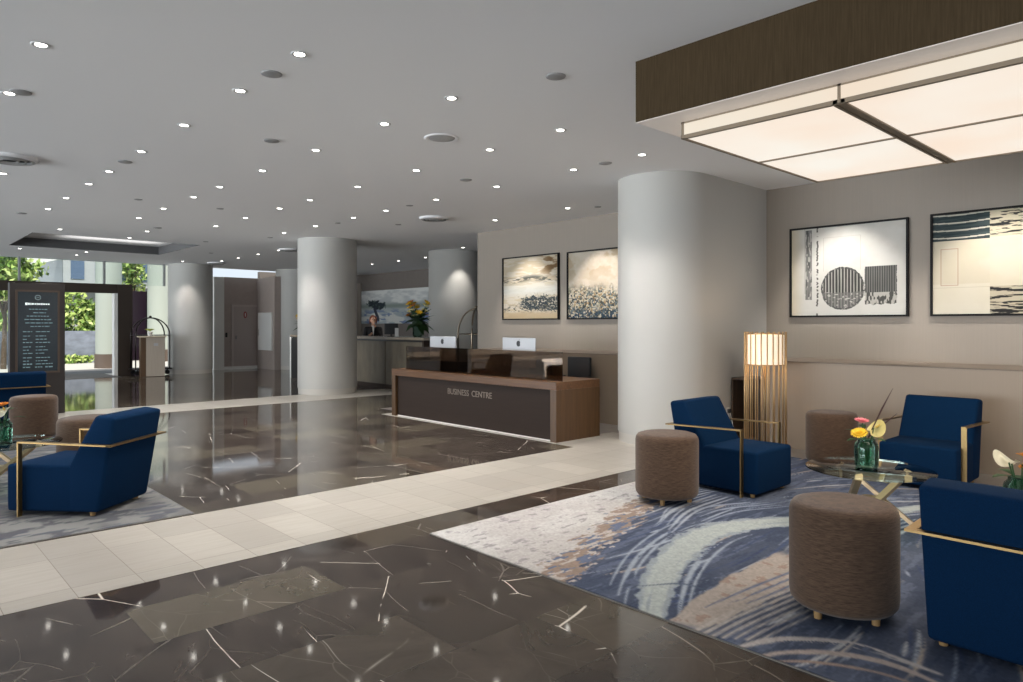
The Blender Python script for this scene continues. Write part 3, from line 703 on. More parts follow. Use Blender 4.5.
# ------------------------------------------------------------------ framed art
def frame_art(name, label, yL, yR, z0, z1, fn, nx, group):
    """picture on the wall x=8.95; yL is its left edge as seen"""
    t = thing(name, label, 'picture', (8.95, (yL+yR)/2, z0), 0, group); w = yL-yR; h = z1-z0; th = .045; e = .022
    bm = B()
    box(bm, -th, 0, -w/2, -w/2+e, 0, h); box(bm, -th, 0, w/2-e, w/2, 0, h); box(bm, -th, 0, -w/2+e, w/2-e, 0, e); box(bm, -th, 0, -w/2+e, w/2-e, h-e, h)
    place('frame', bm, M_black, t)
    ny = int(nx*h/w); u = np.linspace(0, 1, nx); v = np.linspace(0, 1, ny); U, V = np.meshgrid(u, v)
    img = fn(U, V, w/h)
    wi, hi = w-2*e, h-2*e
    painted('canvas', u, v, img*.88, attr_mat('art_pigment', .8, .0, .2), lambda a, b: np.stack([np.full(a.shape, -.022), wi/2-a*wi, e+(1-b)*hi], 1), t)
    bm = B(); box(bm, -.018, -.001, -w/2+e, w/2-e, e, h-e); place('backing', bm, M_black, t)
    return t
def art_circle(U, V, A):
    img = np.zeros(U.shape+(3,))+np.array((220, 217, 210.)); img = over(img, sstep(.45, .7, fbm(U*5, V*5, 3))*.5, (208, 203, 194))
    img = over(img, (1-sstep(.0, .13, U))*.7, (212, 196, 164)); img = over(img, (np.abs(U-.125) < .003)*.5*(V < .75), (150, 140, 124))
    rag = .012*(fbm(U*30, V*60, 9)-.5)
    m = (U > .132)*(U < .192)*(V > .015)*(V < .82+rag); img = over(img, m*1., (132, 130, 127)); img = over(img, m*sstep(.45, .6, fbm(U*90, V*5, 2, 2)), (92, 92, 90)); img = over(img, m*sstep(.62, .66, vnoise(U*120, V*30, 4)), (180, 176, 170))
    img = over(img, (np.abs(U-.243+.010*(vnoise(U*0, V*60, 3)-.5)) < .008)*sstep(.35, .5, vnoise(U*0+3, V*52, 21))*.85, (84, 82, 79))
    ang = np.arctan2(V-.70, (U-.47)*A); c = np.hypot((U-.47)*A, (V-.70)*.98)/A < .193+.006*(vnoise(ang*14+50, U*0, 6)-.5)
    w = U*36; fr = np.abs(w-np.floor(w)-.5)*2; line = sstep(.30, .50, fr+.5*(fbm(U*60, V*4, 31)-.5)); up = V < .745+.03*(fbm(U*30, V*8, 5)-.5)
    img = over(img, c*up*1., (172, 169, 163)); img = over(img, c*up*line, (66, 66, 64)); lo = c*(~up)
    img = over(img, lo*1., (140, 138, 134)); img = over(img, lo*line*.75, (96, 95, 92)); img = over(img, lo*sstep(.62, .67, fbm(U*40, V*60, 35)), (192, 188, 180))
    rim = c*(np.hypot((U-.47)*A, (V-.70)*.98)/A > .176); img = over(img, rim*sstep(.45, .55, fbm(U*60, V*60, 36)), (90, 90, 88))
    s = (U > .662+rag)*(U < .925+rag)*(V > .47); a = s*(V < .755); w = U*52; fr = np.abs(w-np.floor(w)-.5)*2
    img = over(img, a*1., (122, 120, 117)); img = over(img, a*sstep(.35, .6, fr+.6*(fbm(U*50, V*3, 41)-.5)), (74, 74, 72))
    b = s*(V >= .755)*(V < .885+rag*3); img = over(img, b*1., (186, 182, 174)); img = over(img, b*sstep(.48, .55, fbm(U*70, V*22, 43)), (84, 83, 80))
    for q in (.30, .625): img = over(img, (np.abs(U-q) < .0022)*(V > .12)*(V < .5)*.5, (176, 168, 154))
    img = over(img, (np.abs(V-.12) < .003)*(U > .3)*(U < .625)*.4, (176, 168, 154)); return img
def art_blocks(U, V, A):
    img = np.zeros(U.shape+(3,))+np.array((216, 204, 180.)); img = over(img, sstep(.35, .65, fbm(U*4, V*4, 5))*.6, (226, 217, 200))
    img = over(img, (U < .4)*(V > .70)*.5, (230, 222, 204)); img = over(img, (U > .4)*(V > .25)*(V < .73)*.35, (228, 216, 190))
    m = (U < .40)*(V < .265-.0*U); k = np.floor(V*22); st = np.isin(k, [0, 1, 3, 4]); img = over(img, m*1., (52, 64, 66)); img = over(img, m*sstep(.45, .6, vnoise(U*8, V*160, 3))*.5, (84, 96, 96))
    for q in (.005, .083, .158, .232): img = over(img, m*(np.abs(V-q-.008*np.sin(U*9)) < .007), (206, 200, 184))
    n = (U >= .40)*(V < .255); img = over(img, n*1., (206, 194, 168)); img = over(img, n*sstep(.53, .6, fbm(U*14, V*90, 8, 3)), (44, 46, 46))
    b = (U >= .40)*(V > .735); img = over(img, b*1., (196, 184, 160)); img = over(img, b*sstep(.47, .54, fbm(U*10, V*80, 18, 3)), (46, 45, 44))
    for (a, c, e, g) in ((.06, .185, .345, .352), (.06, .185, .71, .717)): img = over(img, (U > a)*(U < c)*(V > e)*(V < g)*.7, (176, 140, 124))
    for q in (.06, .18): img = over(img, (np.abs(U-q) < .003)*(V > .345)*(V < .717)*.7, (176, 140, 124))
    img = over(img, (np.abs(V-.735) < .002)*.4, (150, 136, 112)); return img
def art_lake(U, V, A):
    img = np.zeros(U.shape+(3,))+np.array((202, 186, 160.)); h = fbm(U*6, V*34, 3); img = over(img, sstep(.42, .6, h)*.7, (220, 210, 194)); img = over(img, sstep(.45, .62, fbm(U*6, V*16, 7))*sstep(.55, .9, U)*(1-sstep(.2, .4, V)), (128, 100, 68))
    img = over(img, np.exp(-((V-.36-.02*np.sin(U*9))/.045)**2)*sstep(.38, .6, fbm(U*14, V*60, 9)+.25*np.exp(-((U-.48)/.22)**2)-.1)*.95, (78, 80, 74)); img = over(img, np.exp(-((V-.54)/.09)**2)*.7, (208, 212, 210))
    env = np.exp(-((V-.73-.03*U)/.115)**2)*sstep(.10, .6, U+.3*(fbm(U*7, V*7, 2)-.5)); img = over(img, sstep(.30, .55, env+.9*(fbm(U*44, V*56, 13)-.5)), (56, 66, 72)); img = over(img, env*sstep(.58, .64, fbm(U*50, V*60, 15)), (206, 196, 176)); img = over(img, env*sstep(.60, .66, fbm(U*40+7, V*50, 19))*.8, (120, 112, 96))
    img = over(img, np.exp(-((V-.84)/.05)**2)*sstep(.58, .66, fbm(U*34, V*60, 17))*.9, (70, 74, 72)); img = over(img, sstep(.86, .95, V)*.7, (192, 166, 128)); return img
def art_meadow(U, V, A):
    img = np.zeros(U.shape+(3,))+np.array((204, 191, 170.)); img = over(img, sstep(.4, .65, fbm(U*7, V*6, 3))*.6, (220, 211, 196)); img = over(img, sstep(.5, .65, fbm(U*5+5, V*6, 8))*sstep(.6, .1, V)*.6, (176, 152, 118))
    top = .60+.22*(fbm(U*9, V*0+1, 5)-.5); g = sstep(-.10, .10, V-top); img = over(img, g*sstep(.44, .53, fbm(U*42, V*38, 11)+.08*(V-.6)), (66, 72, 70)); img = over(img, g*sstep(.55, .6, fbm(U*52, V*46, 13)), (212, 200, 172)); img = over(img, g*sstep(.60, .65, fbm(U*46+9, V*40, 16))*.9, (168, 138, 98)); img = over(img, g*sstep(.60, .66, fbm(U*40+19, V*36, 26))*.9, (98, 112, 116))
    img = over(img, sstep(.76, .98, V)*sstep(.44, .56, fbm(U*36, V*44, 18)), (44, 66, 84)); return img
frame_art('framed_art', 'black framed abstract print with striped circle and square on the right wall', 4.20, 2.785, 1.55, 2.705, art_circle, 430, 'framed pictures')
frame_art('framed_art', 'black framed abstract print of beige blocks and dark stripes at the right edge', 2.555, 1.14, 1.55, 2.71, art_blocks, 330, 'framed pictures')
frame_art('framed_art', 'black framed beige and black lakeshore painting, left of the pair above the desk', 9.80, 8.345, 1.545, 2.715, art_lake, 300, 'framed pictures')
frame_art('framed_art', 'black framed meadow painting behind the white column, right of the pair above the desk', 8.145, 6.69, 1.545, 2.705, art_meadow, 300, 'framed pictures')
def art_landscape(U, V, A):
    img = np.zeros(U.shape+(3,))+np.array((176, 178, 178.)); img = over(img, sstep(.4, .6, fbm(U*7, V*6, 3)), (206, 206, 202)); img = over(img, np.exp(-((V-.48)/.09)**2)*sstep(.3, .5, fbm(U*6, V*8, 6))*.8, (112, 124, 116))
    img = over(img, sstep(.5, .7, V)*.8, (146, 156, 160)); img = over(img, sstep(.52, .7, V)*sstep(.45, .65, fbm(U*10, V*7, 9)), (196, 196, 190)); img = over(img, sstep(.5, .7, V)*sstep(.55, .62, fbm(U*9+4, V*8, 12)), (112, 126, 152))
    k = .5*(fbm(U*60, V*22, 14)-.5); can = np.minimum(np.hypot((U-.17)*1.9, (V-.40)*1.5), np.hypot((U-.23)*1.7, (V-.47)*1.6))
    img = over(img, 1-sstep(.13, .19, can+k*.4), (44, 52, 58)); img = over(img, (1-sstep(.16, .20, can+k*.4))*sstep(.52, .6, fbm(U*50, V*18, 22))*.6, (84, 96, 88))
    img = over(img, (np.abs(U-.20-.02*np.sin(V*9)) < .018+.012*(V-.6))*(V > .5)*(V < .92)*.9, (46, 50, 62)); return img
t = thing('wall_painting', 'large pale landscape painting with dark tree behind the reception counter', 'picture', (13.4, 19.8, 1.50)); w, h = 5.0, 1.17
bm = B(); box(bm, -.05, 0, -w/2, w/2, 0, h); place('stretcher', bm, M_white, t)
u = np.linspace(0, 1, 260); v = np.linspace(0, 1, 80); U, V = np.meshgrid(u, v)
painted('canvas', u, v, art_landscape(U, V, 4), attr_mat('art_pigment'), lambda a, b: np.stack([np.full(a.shape, -.052), w/2-a*w, (1-b)*h], 1), t)

# ------------------------------------------------------------------ business desk
t = thing('reception_desk', 'long walnut and bronze desk with smoked glass screen in the middle of the lobby', 'desk', (6.25, 7.7, 0))
x0, x1, ya, yb, zt = 0., .83, -1.81, 1.81, .745
bm = B(); box(bm, x0, x1, ya, yb, zt-.10, zt, .003); place('desk_top', bm, M_walnut, t)
for s in (ya, yb-.10): bm = B(); box(bm, x0, x1, s, s+.10, .0, zt-.10); place('end_panel', bm, M_walnutz, t)
bm = B(); box(bm, .045, .07, ya+.10, yb-.10, .016, zt-.10); place('front_panel', bm, M_bronze, t)
bm = B(); box(bm, .045, .07, ya+.10, yb-.10, 0, .016); place('kick_strip', bm, M_white, t)
bm = B(); box(bm, .14, .152, ya+.03, yb-.20, zt, 1.11); place('glass_screen', bm, M_smoke, t)
bm = B(); box(bm, .18, .36, .35, yb-.25, zt, .90); place('dark_box', bm, M_dark, t)  # plain dark box put in for the dark zone behind the glass
for wd, yy in (('BUSINESS', .165), ('CENTRE', -.355)):
    me = textmesh(wd, .118, .003); lt = bpy.data.objects.new('lettering', me); COL.objects.link(lt); lt.parent = t
    me.materials.append(mat('bronze_letters', (150, 136, 124), .3, .8))
    lt.matrix_local = Matrix(((0, 0, -1, .041), (-1, 0, 0, yy), (0, 1, 0, .445), (0, 0, 0, 1)))
# computers
def make_computer():
    c = thing('desktop_computer', '', 'computer')
    bm = B(); box(bm, -.018, .0, -.325, .325, .13, .53, .006); place('screen_back', bm, M_alu, c)
    bm = B(); box(bm, .0, .004, -.318, .318, .17, .525); place('display', bm, M_dark, c)
    bm = B(); bar(bm, (.01, 0, .25), (.07, 0, .006), .17, .008, (0, 1, 0)); box(bm, -.05, .13, -.10, .10, 0, .007); place('stand', bm, M_alu, c)
    bm = B(); pts = []
    for i in range(28):
        a = 2*PI*i/28; r = .042*(1-.12*math.exp(-((a-PI/2)/.30)**2)-.07*math.exp(-((a-1.5*PI)/.25)**2)-.30*math.exp(-(((a+PI) % (2*PI)-PI)/.30)**2))
        pts.append((-r*math.cos(a)*.92, r*math.sin(a)))
    prism(bm, [(u, v+.45) for u, v in pts], -.0195, -.017, 'x')
    prism(bm, [(u-.006, v+.50) for u, v in ((.0, -.012), (-.004, .0), (-.016, .014), (-.013, .0))], -.0195, -.017, 'x')
    place('emblem', bm, M_dark, c); return c
cp = make_computer(); cp.location = (6.62, 6.93, .745); cp['label'] = 'silver desktop computer on the desk, right one in front of the beige wall'; cp['group'] = 'desktop computers'
dup(cp, (6.62, 8.64, .745), 0, 'silver desktop computer on the desk, left one in front of the round column', 'desktop computers')
def make_office_chair():
    c = thing('office_chair', '', 'chair')
    bm = B(); box(bm, -.03, .03, -.22, .22, .52, .97, .02, 3); place('backrest', bm, mat('black_leather', (38, 40, 44), .45), c, angle=50)
    bm = B(); box(bm, -.48, -.02, -.23, .23, .42, .50, .03, 3); place('seat', bm, mat('black_leather', (38, 40, 44), .45), c, angle=50)
    bm = B(); tube(bm, [(-.24, 0, .06), (-.24, 0, .43)], .025, 10); place('pedestal', bm, M_dark, c, True)
    for k in range(5):
        a = k*2*PI/5; bm = B(); bar(bm, (-.24, 0, .08), (-.24+.27*math.cos(a), .27*math.sin(a), .055), .04, .03); ball(bm, (-.24+.27*math.cos(a), .27*math.sin(a), .03), .03, 6); place('leg', bm, M_dark, c)
    for s in (-.25, .25):
        bm = B(); tube(bm, [(-.05, s, .5), (-.05, s, .68), (-.32, s, .68), (-.34, s, .5)], .014, 8); place('armrest', bm, M_dark, c, True)
    return c
oc = make_office_chair(); oc.location = (7.86, 6.93, .003); oc['label'] = 'black office chair showing past the right end of the glass screen'; oc['group'] = 'office chairs'
dup(oc, (7.84, 7.72, .003), .1, 'black office chair seen through the smoked glass screen', 'office chairs')

# ------------------------------------------------------------------ notice stand
t = thing('notice_stand', 'dark freestanding notice stand with lit schedule screen at far left', 'sign', (2.10, 13.52, .003)); w = .375
bm = B(); box(bm, -w, w, -.08, .08, 0, 2.12, .006); place('housing', bm, mat('charcoal_laminate', (46, 40, 38), .5), t)
bm = B(); e = .03
for a in ((-.27, -.24, .70, 1.98), (.30, .33, .70, 1.98)): box(bm, a[0]-.03, a[1]-.03, -.092, -.08, a[2], a[3])
box(bm, -.30, .30, -.092, -.08, .67, .70); box(bm, -.30, .30, -.092, -.08, 1.98, 2.01)
place('screen_frame', bm, mat('bronze_trim', (86, 72, 62), .4, .3), t)
bm = B(); box(bm, -.272, .272, -.086, -.0795, .70, 1.98); scr = place('screen', bm, mat('dark_teal_screen', (14, 26, 32), .2, emit=.12), t)
bm = B(); r = random.Random(4); M_txt = mat('screen_writing', (120, 148, 154), .6, emit=.15)
def words(x0, x1, z, h):
    x = x0
    while x < x1-.01:
        l = min(r.uniform(.02, .07), x1-x); box(bm, x, x+l, -.0885, -.0855, z-h/2, z+h/2); x += l+.012
z = 1.70
for k, (a, b, hh) in enumerate(((-.12, .14, .014), (-.06, .11, .014), (-.15, .15, .014), (-.18, .2, .014), (-.17, .2, .014), (-.1, .16, .012))): words(a, b, z, hh); z -= .055
z = 1.34
for k in range(9):
    words(-.20, -.20+r.uniform(.07, .13), z, .012); words(-.03, -.03+r.uniform(.12, .24), z, .012); z -= .052 if k % 3 else .07
words(-.2, -.08, .82, .02); words(-.03, .2, .82, .014); words(-.2, -.1, .77, .014); words(-.04, .06, .77, .014); words(.1, .2, .77, .02)
place('writing', bm, M_txt, t)
bm = B(); lathe(bm, [(.032, 0), (.042, 0), (.042, .003), (.032, .003), (.032, 0)], n=24, cap=False); bmesh.ops.transform(bm, matrix=Matrix.Translation((0, -.0855, 1.89)) @ Matrix.Rotation(PI/2, 4, 'X'), verts=bm.verts)
box(bm, -.02, .02, -.0885, -.0855, 1.885, 1.895); place('emblem', bm, mat('emblem_grey', (120, 136, 138), .5, emit=.2), t)
bm = B()
for x, l, h in ((-.17, .03, .04), (-.132, .022, .03), (-.10, .012, .034), (-.08, .026, .024), (-.044, .02, .024), (-.014, .012, .034), (.006, .026, .024), (.04, .022, .03), (.07, .026, .022), (.104, .02, .022), (.132, .026, .022)): box(bm, x, x+l, -.0885, -.0855, 1.785-h/2, 1.785+h/2)
place('headline', bm, mat('screen_headline', (224, 234, 232), .6, emit=.7), t)

# ------------------------------------------------------------------ concierge podium and luggage carts
t = thing('podium', 'pale fronted concierge podium with wooden sides beside the entrance column', 'podium', (6.05, 21.40, .003), math.radians(-10))
bm = B(); box(bm, -.30, .30, -.24, .24, 0, 1.10); place('body', bm, M_walnutz, t)
bm = B(); box(bm, -.17, .30, -.262, -.24, .01, 1.09); place('front_panel', bm, mat('pale_linen_panel', (176, 164, 150), .6, var=.05, vscale=(60, 60, 2)), t)
bm = B(); box(bm, -.36, .34, -.29, .27, 1.10, 1.135); place('top', bm, mat('cream_stone_top', (206, 190, 166), .3), t)
bm = B(); box(bm, .02, .13, -.266, -.262, .86, .94); place('plaque', bm, M_alu, t)
bm = B(); bm2 = thing('flower_pot', 'small yellow green plant on the concierge podium', 'plant', (6.0, 21.41, 1.138))
lathe(bm, [(.05, 0), (.07, .12), (.001, .12)], n=16); place('pot', bm, M_white, bm2, True, 40)
bm = B(); petal_fan(bm, (0, 0, .14), 16, .15, .03, .5, 3, 4); place('leaves', bm, mat('lime_leaf', (190, 200, 90), .6), bm2)
def make_cart(mt):
    c = thing('luggage_cart', '', 'luggage cart'); L, Wd = .52, .29
    bm = B(); box(bm, -L, L, -Wd, Wd, .17, .21, .012); place('deck', bm, mat('dark_deck', (40, 30, 28), .7), c)
    bm = B()
    tube(bm, [(-L-.01, -Wd-.01, .19), (L+.01, -Wd-.01, .19), (L+.01, Wd+.01, .19), (-L-.01, Wd+.01, .19), (-L-.01, -Wd-.01, .19)], .018, 8); place('bumper', bm, mt, c, True)
    for sx in (-1, 1):
        for sy in (-1, 1):
            bm = B(); pts = [(sx*(L-.04), sy*(Wd-.03), .2), (sx*(L-.04), sy*(Wd-.03), 1.25)]
            for k in range(1, 9):
                a = k/8*PI/2; pts.append((sx*((L-.04)*math.cos(a)), sy*(Wd-.03)*math.cos(a), 1.25+.55*math.sin(a)))
            tube(bm, pts, .02, 8); place('post', bm, mt, c, True)
    bm = B(); tube(bm, [(-L+.04, -Wd+.03, 1.25), (L-.04, -Wd+.03, 1.25), (L-.04, Wd-.03, 1.25), (-L+.04, Wd-.03, 1.25), (-L+.04, -Wd+.03, 1.25)], .014, 8); place('rail', bm, mt, c, True)
    bm = B(); ball(bm, (0, 0, 1.83), .04); place('finial', bm, mt, c, True)
    for sx in (-1, 1):
        for sy in (-1, 1):
            bm = B(); lathe(bm, [(.001, -.02), (.07, -.02), (.075, 0), (.07, .02), (.001, .02)], n=20, cap=False)
            bmesh.ops.transform(bm, matrix=Matrix.Translation((sx*(L-.1), sy*(Wd-.07), .078)) @ Matrix.Rotation(PI/2, 4, 'X'), verts=bm.verts); box(bm, sx*(L-.1)-.012, sx*(L-.1)+.012, sy*(Wd-.07)-.03, sy*(Wd-.07)+.03, .12, .17); place('wheel', bm, M_dark, c, angle=40)
    return c
cart = make_cart(mat('dark_metal_tube', (46, 40, 38), .35, .7)); cart.location = (6.2, 22.08, .004); cart.rotation_euler = (0, 0, .0); cart.scale = (.95, .95, .92)
cart['label'] = 'dark birdcage luggage cart behind the concierge podium'
c2 = make_cart(mat('steel_tube', (132, 120, 104), .35, .9)); c2.location = (9.80, 11.62, .003); c2.rotation_euler = (0, 0, 1.2)
c2['label'] = 'birdcage luggage cart with steel arch half hidden at the end of the art wall'

# ------------------------------------------------------------------ reception counter, staff, flowers
t = thing('reception_counter', 'long pale stone clad reception counter behind the middle column', 'counter', (8.7, 15.1, .003))
ya, yb = -3.1, 3.1
M_rc = mat('veined_stone_cladding', (108, 98, 82), .5, var=.24, vscale=(5, 5, 2.2))
bm = B(); box(bm, .06, .30, ya+.06, yb, 0, 1.08); place('front', bm, M_rc, t)
for y in (-1.5, 0, 1.5): bm = B(); box(bm, .055, .062, y-.006, y+.006, .1, 1.08); place('panel_joint', bm, M_bronze, t)
bm = B(); box(bm, .03, .30, ya+.06, yb, 0, .10); place('kick_plate', bm, M_bronze, t)
bm = B(); box(bm, -.02, .75, ya, yb+.05, 1.12, 1.18, .004); place('counter_top', bm, mat('taupe_stone_top', (136, 124, 108), .25, var=.08), t)
bm = B(); box(bm, .03, .6, ya+.02, yb, 1.08, 1.12); place('shadow_gap', bm, M_dark, t)
bm = B(); box(bm, -.02, .6, ya, ya+.06, 0, 1.12); place('end_panel', bm, M_bronze, t)
bm = B(); box(bm, -.02, .6, yb, yb+.06, 0, 1.12); place('end_panel', bm, M_white, t)
bm = B(); box(bm, -.02, .02, yb-.55, yb-.02, 0, 1.1); place('niche', bm, M_dark, t)
bm = B(); box(bm, 12.9, 13.39, 16.5, 22.3, 0, .95); box(bm, 12.85, 13.39, 16.5, 22.3, .95, .99); o = place('back_counter', bm, mat('dark_brown_laminate', (58, 50, 45), .4)); tag(o, 'dark back counter under the landscape painting', 'counter')
def monitor(loc, rz, label):
    c = thing('counter_monitor', label, 'monitor', loc, rz, 'monitors on the reception counter'); c.scale = (.8, .72, .8)
    bm = B(); box(bm, -.012, .012, -.24, .24, .06, .38, .006); place('screen', bm, M_dark, c)
    bm = B(); box(bm, .0, .02, -.03, .03, 0, .1); box(bm, -.06, .08, -.11, .11, 0, .012); place('stand', bm, M_dark, c)
monitor((9.15, 13.95, 1.183), .55, 'black monitor on the reception counter to the right of the receptionist')
monitor((9.2, 15.75, 1.183), -.2, 'black monitor on the reception counter beside the middle column')
bm = B(); box(bm, 0, .012, -.07, .07, 0, .2); o = place('card_stand', bm, M_white); o.location = (9.0, 13.5, 1.182); tag(o, 'small white card stand on the reception counter', 'card stand')
def capsule(bm, p, q, r0, r1, n=12):
    p, q = Vector(p), Vector(q); tube(bm, [p, p.lerp(q, .5), q], [r0, (r0+r1)/2, r1], n); ball(bm, p, r0, 6); ball(bm, q, r1, 6)
def remesh(name, bm, m, parent, vox, sm=4):
    o = place(name, bm, None); md = o.modifiers.new('r', 'REMESH'); md.mode = 'VOXEL'; md.voxel_size = vox
    s = o.modifiers.new('s', 'SMOOTH'); s.iterations = sm
    bpy.context.view_layer.update()
    me = bpy.data.meshes.new_from_object(o.evaluated_get(bpy.context.evaluated_depsgraph_get())); bpy.data.objects.remove(o, do_unlink=True)
    me.name = name; me.materials.clear(); me.materials.append(m)
    for p in me.polygons: p.use_smooth = True
    n = bpy.data.objects.new(name, me); COL.objects.link(n); n.parent = parent; return n
def person(loc, rz):
    t = thing('person', 'person in a dark suit with reddish hair standing behind the reception counter, hand at chin', 'person', loc, rz)   # faces local -y
    S = mat('skin', (206, 158, 132), .55)
    bm = B()
    capsule(bm, (0, 0, .95), (0, 0, 1.10), .135, .12); capsule(bm, (0, 0, 1.10), (0, -.01, 1.30), .12, .13); capsule(bm, (-.13, 0, 1.34), (.13, 0, 1.34), .06, .06)
    capsule(bm, (0, 0, 1.36), (0, -.012, 1.47), .052, .048)
    ball(bm, (0, -.02, 1.58), .085, 14, (.88, 1.02, 1.2)); ball(bm, (0, -.045, 1.525), .06, 10, (.85, .95, .95))
    capsule(bm, (0, -.103, 1.585), (0, -.118, 1.556), .009, .013, 8)
    for s in (-1, 1): ball(bm, (s*.078, -.01, 1.57), .02, 6, (.4, .8, 1.3))
    capsule(bm, (-.018, -.095, 1.528), (.018, -.095, 1.528), .007, .007, 6)
    for s in (-1, 1):
        capsule(bm, (s*.085, 0, .93), (s*.085, -.01, .50), .085, .055); capsule(bm, (s*.085, -.01, .50), (s*.085, .015, .09), .052, .036); capsule(bm, (s*.085, .02, .05), (s*.09, -.14, .03), .035, .026)
    arms = (((-.175, 0, 1.345), (-.225, -.04, 1.09), (-.10, -.24, 1.18)), ((.175, 0, 1.345), (.21, -.05, 1.10), (.05, -.16, 1.41)))
    for sh, el, wr in arms:
        capsule(bm, sh, el, .045, .038); capsule(bm, el, wr, .037, .026)
        d = (Vector(wr)-Vector(el)).normalized(); s, u = frame_at(d); W0 = Vector(wr)
        capsule(bm, W0, W0+d*.07, .024, .028, 8)
        for k in range(4):
            b = W0+d*.075+s*(k-1.5)*.018; m = b+d*(.035, .042, .04, .03)[k]+u*.008; e = m+d*.022+u*.022
            capsule(bm, b, m, .0085, .008, 6); capsule(bm, m, e, .008, .0065, 6)
        b = W0+d*.02+s*.03; capsule(bm, b, b+s*.02+d*.03+u*.01, .010, .008, 6)
    remesh('body', bm, S, t, .007)
    for s in (-1, 1):
        bm = B(); ball(bm, (s*.032, -.098, 1.588), .011, 6); place('eye', bm, mat('eye_dark', (50, 40, 36), .2), t, True)
    bm = B(); ball(bm, (0, .012, 1.605), .098, 14, (.95, 1.02, 1.12)); ball(bm, (0, .07, 1.55), .06, 8, (1, .8, 1.2))
    for s in (-1, 1): capsule(bm, (s*.07, -.03, 1.64), (s*.082, .0, 1.50), .026, .018, 8)
    bmesh.ops.bisect_plane(bm, geom=bm.verts[:]+bm.edges[:]+bm.faces[:], plane_co=(0, -.072, 1.6), plane_no=(0, -1, .0), clear_outer=True)
    place('hair', bm, mat('auburn_hair', (128, 66, 40), .5), t, True)
    bm = B(); capsule(bm, (0, 0, .86), (0, 0, 1.10), .16, .138, 20); capsule(bm, (0, 0, 1.10), (0, -.01, 1.28), .138, .148, 20); capsule(bm, (-.135, 0, 1.33), (.135, 0, 1.33), .076, .076); capsule(bm, (0, .02, 1.36), (0, .02, 1.41), .07, .06)
    for sh, el, wr in arms: capsule(bm, sh, el, .06, .05); capsule(bm, el, Vector(el).lerp(Vector(wr), .9), .05, .038)
    remesh('jacket', bm, mat('black_suit', (26, 24, 26), .8), t, .012)
    bm = B(); prism(bm, [(-.028, 1.40), (.028, 1.40), (.004, 1.17), (-.004, 1.17)], -.175, -.145, 'y'); prism(bm, [(-.05, 1.43), (.05, 1.43), (.02, 1.38), (-.02, 1.38)], -.13, -.05, 'y'); place('shirt', bm, mat('white_shirt', (226, 222, 218), .7), t)
    bm = B(); capsule(bm, (0, 0, .93), (0, 0, .78), .158, .165, 20); capsule(bm, (0, 0, .78), (0, 0, .5), .165, .15, 20); remesh('skirt', bm, mat('black_suit', (26, 24, 26), .8), t, .014)
person((9.9, 15.95, .003), face(-.5, -.86))
def big_flowers(loc, label, s, seed):
    t = thing('flower_arrangement', label, 'flowers', loc); r = random.Random(seed)
    bm = B(); lathe(bm, [(.001, 0), (.09*s, 0), (.11*s, .05), (.10*s, .24*s), (.12*s, .28*s), (.001, .27*s)], n=24, cap=False); place('vase', bm, M_vase if seed > 2 else M_dark, t, True)
    for k in range(90):
        a = r.uniform(0, 2*PI); l = r.uniform(.22, .46)*s; bm = B(); d = Vector((math.cos(a), math.sin(a), r.uniform(-.5, 1.2))).normalized(); b = Vector((0, 0, r.uniform(.28, .42)*s)); sd = d.cross(Vector((0, 0, 1))).normalized()
        L = [(0, .006), (.35, .05*s), (.65, .055*s), (1, .003)]; lo = [bm.verts.new(b+d*l*u-sd*w-Vector((0, 0, .1*u*u))) for u, w in L]; hi = [bm.verts.new(b+d*l*u+sd*w-Vector((0, 0, .1*u*u))) for u, w in L]
        for j in range(3): bm.faces.new((lo[j], lo[j+1], hi[j+1], hi[j]))
        bmesh.ops.solidify(bm, geom=list(bm.faces), thickness=.003); place('leaf', bm, M_leafg, t, True)
    for k in range(20):
        a = r.uniform(0, 2*PI); q = Vector((math.cos(a)*r.uniform(.05, .30), math.sin(a)*r.uniform(.05, .30), r.uniform(.42, .72)))*s
        bm = B(); petal_fan(bm, q, 7, .095*s, .022*s, .5, 2, k, (q.x, q.y, .35)); place('bloom', bm, PET[('yellow', 'orange', 'yellow', 'cream')[k % 4]], t)
        bm = B(); tube(bm, [(0, 0, .2*s), q*.7+Vector((0, 0, .05)), q], .005*s, 5); place('stem', bm, M_leafg, t)
big_flowers((9.22, 12.98, 1.183), 'tall arrangement of yellow lilies on the right end of the reception counter', 1.08, 3)
big_flowers((8.98, 17.95, 1.183), 'flower arrangement on the left end of the reception counter, half hidden by the middle column', .85, 2)

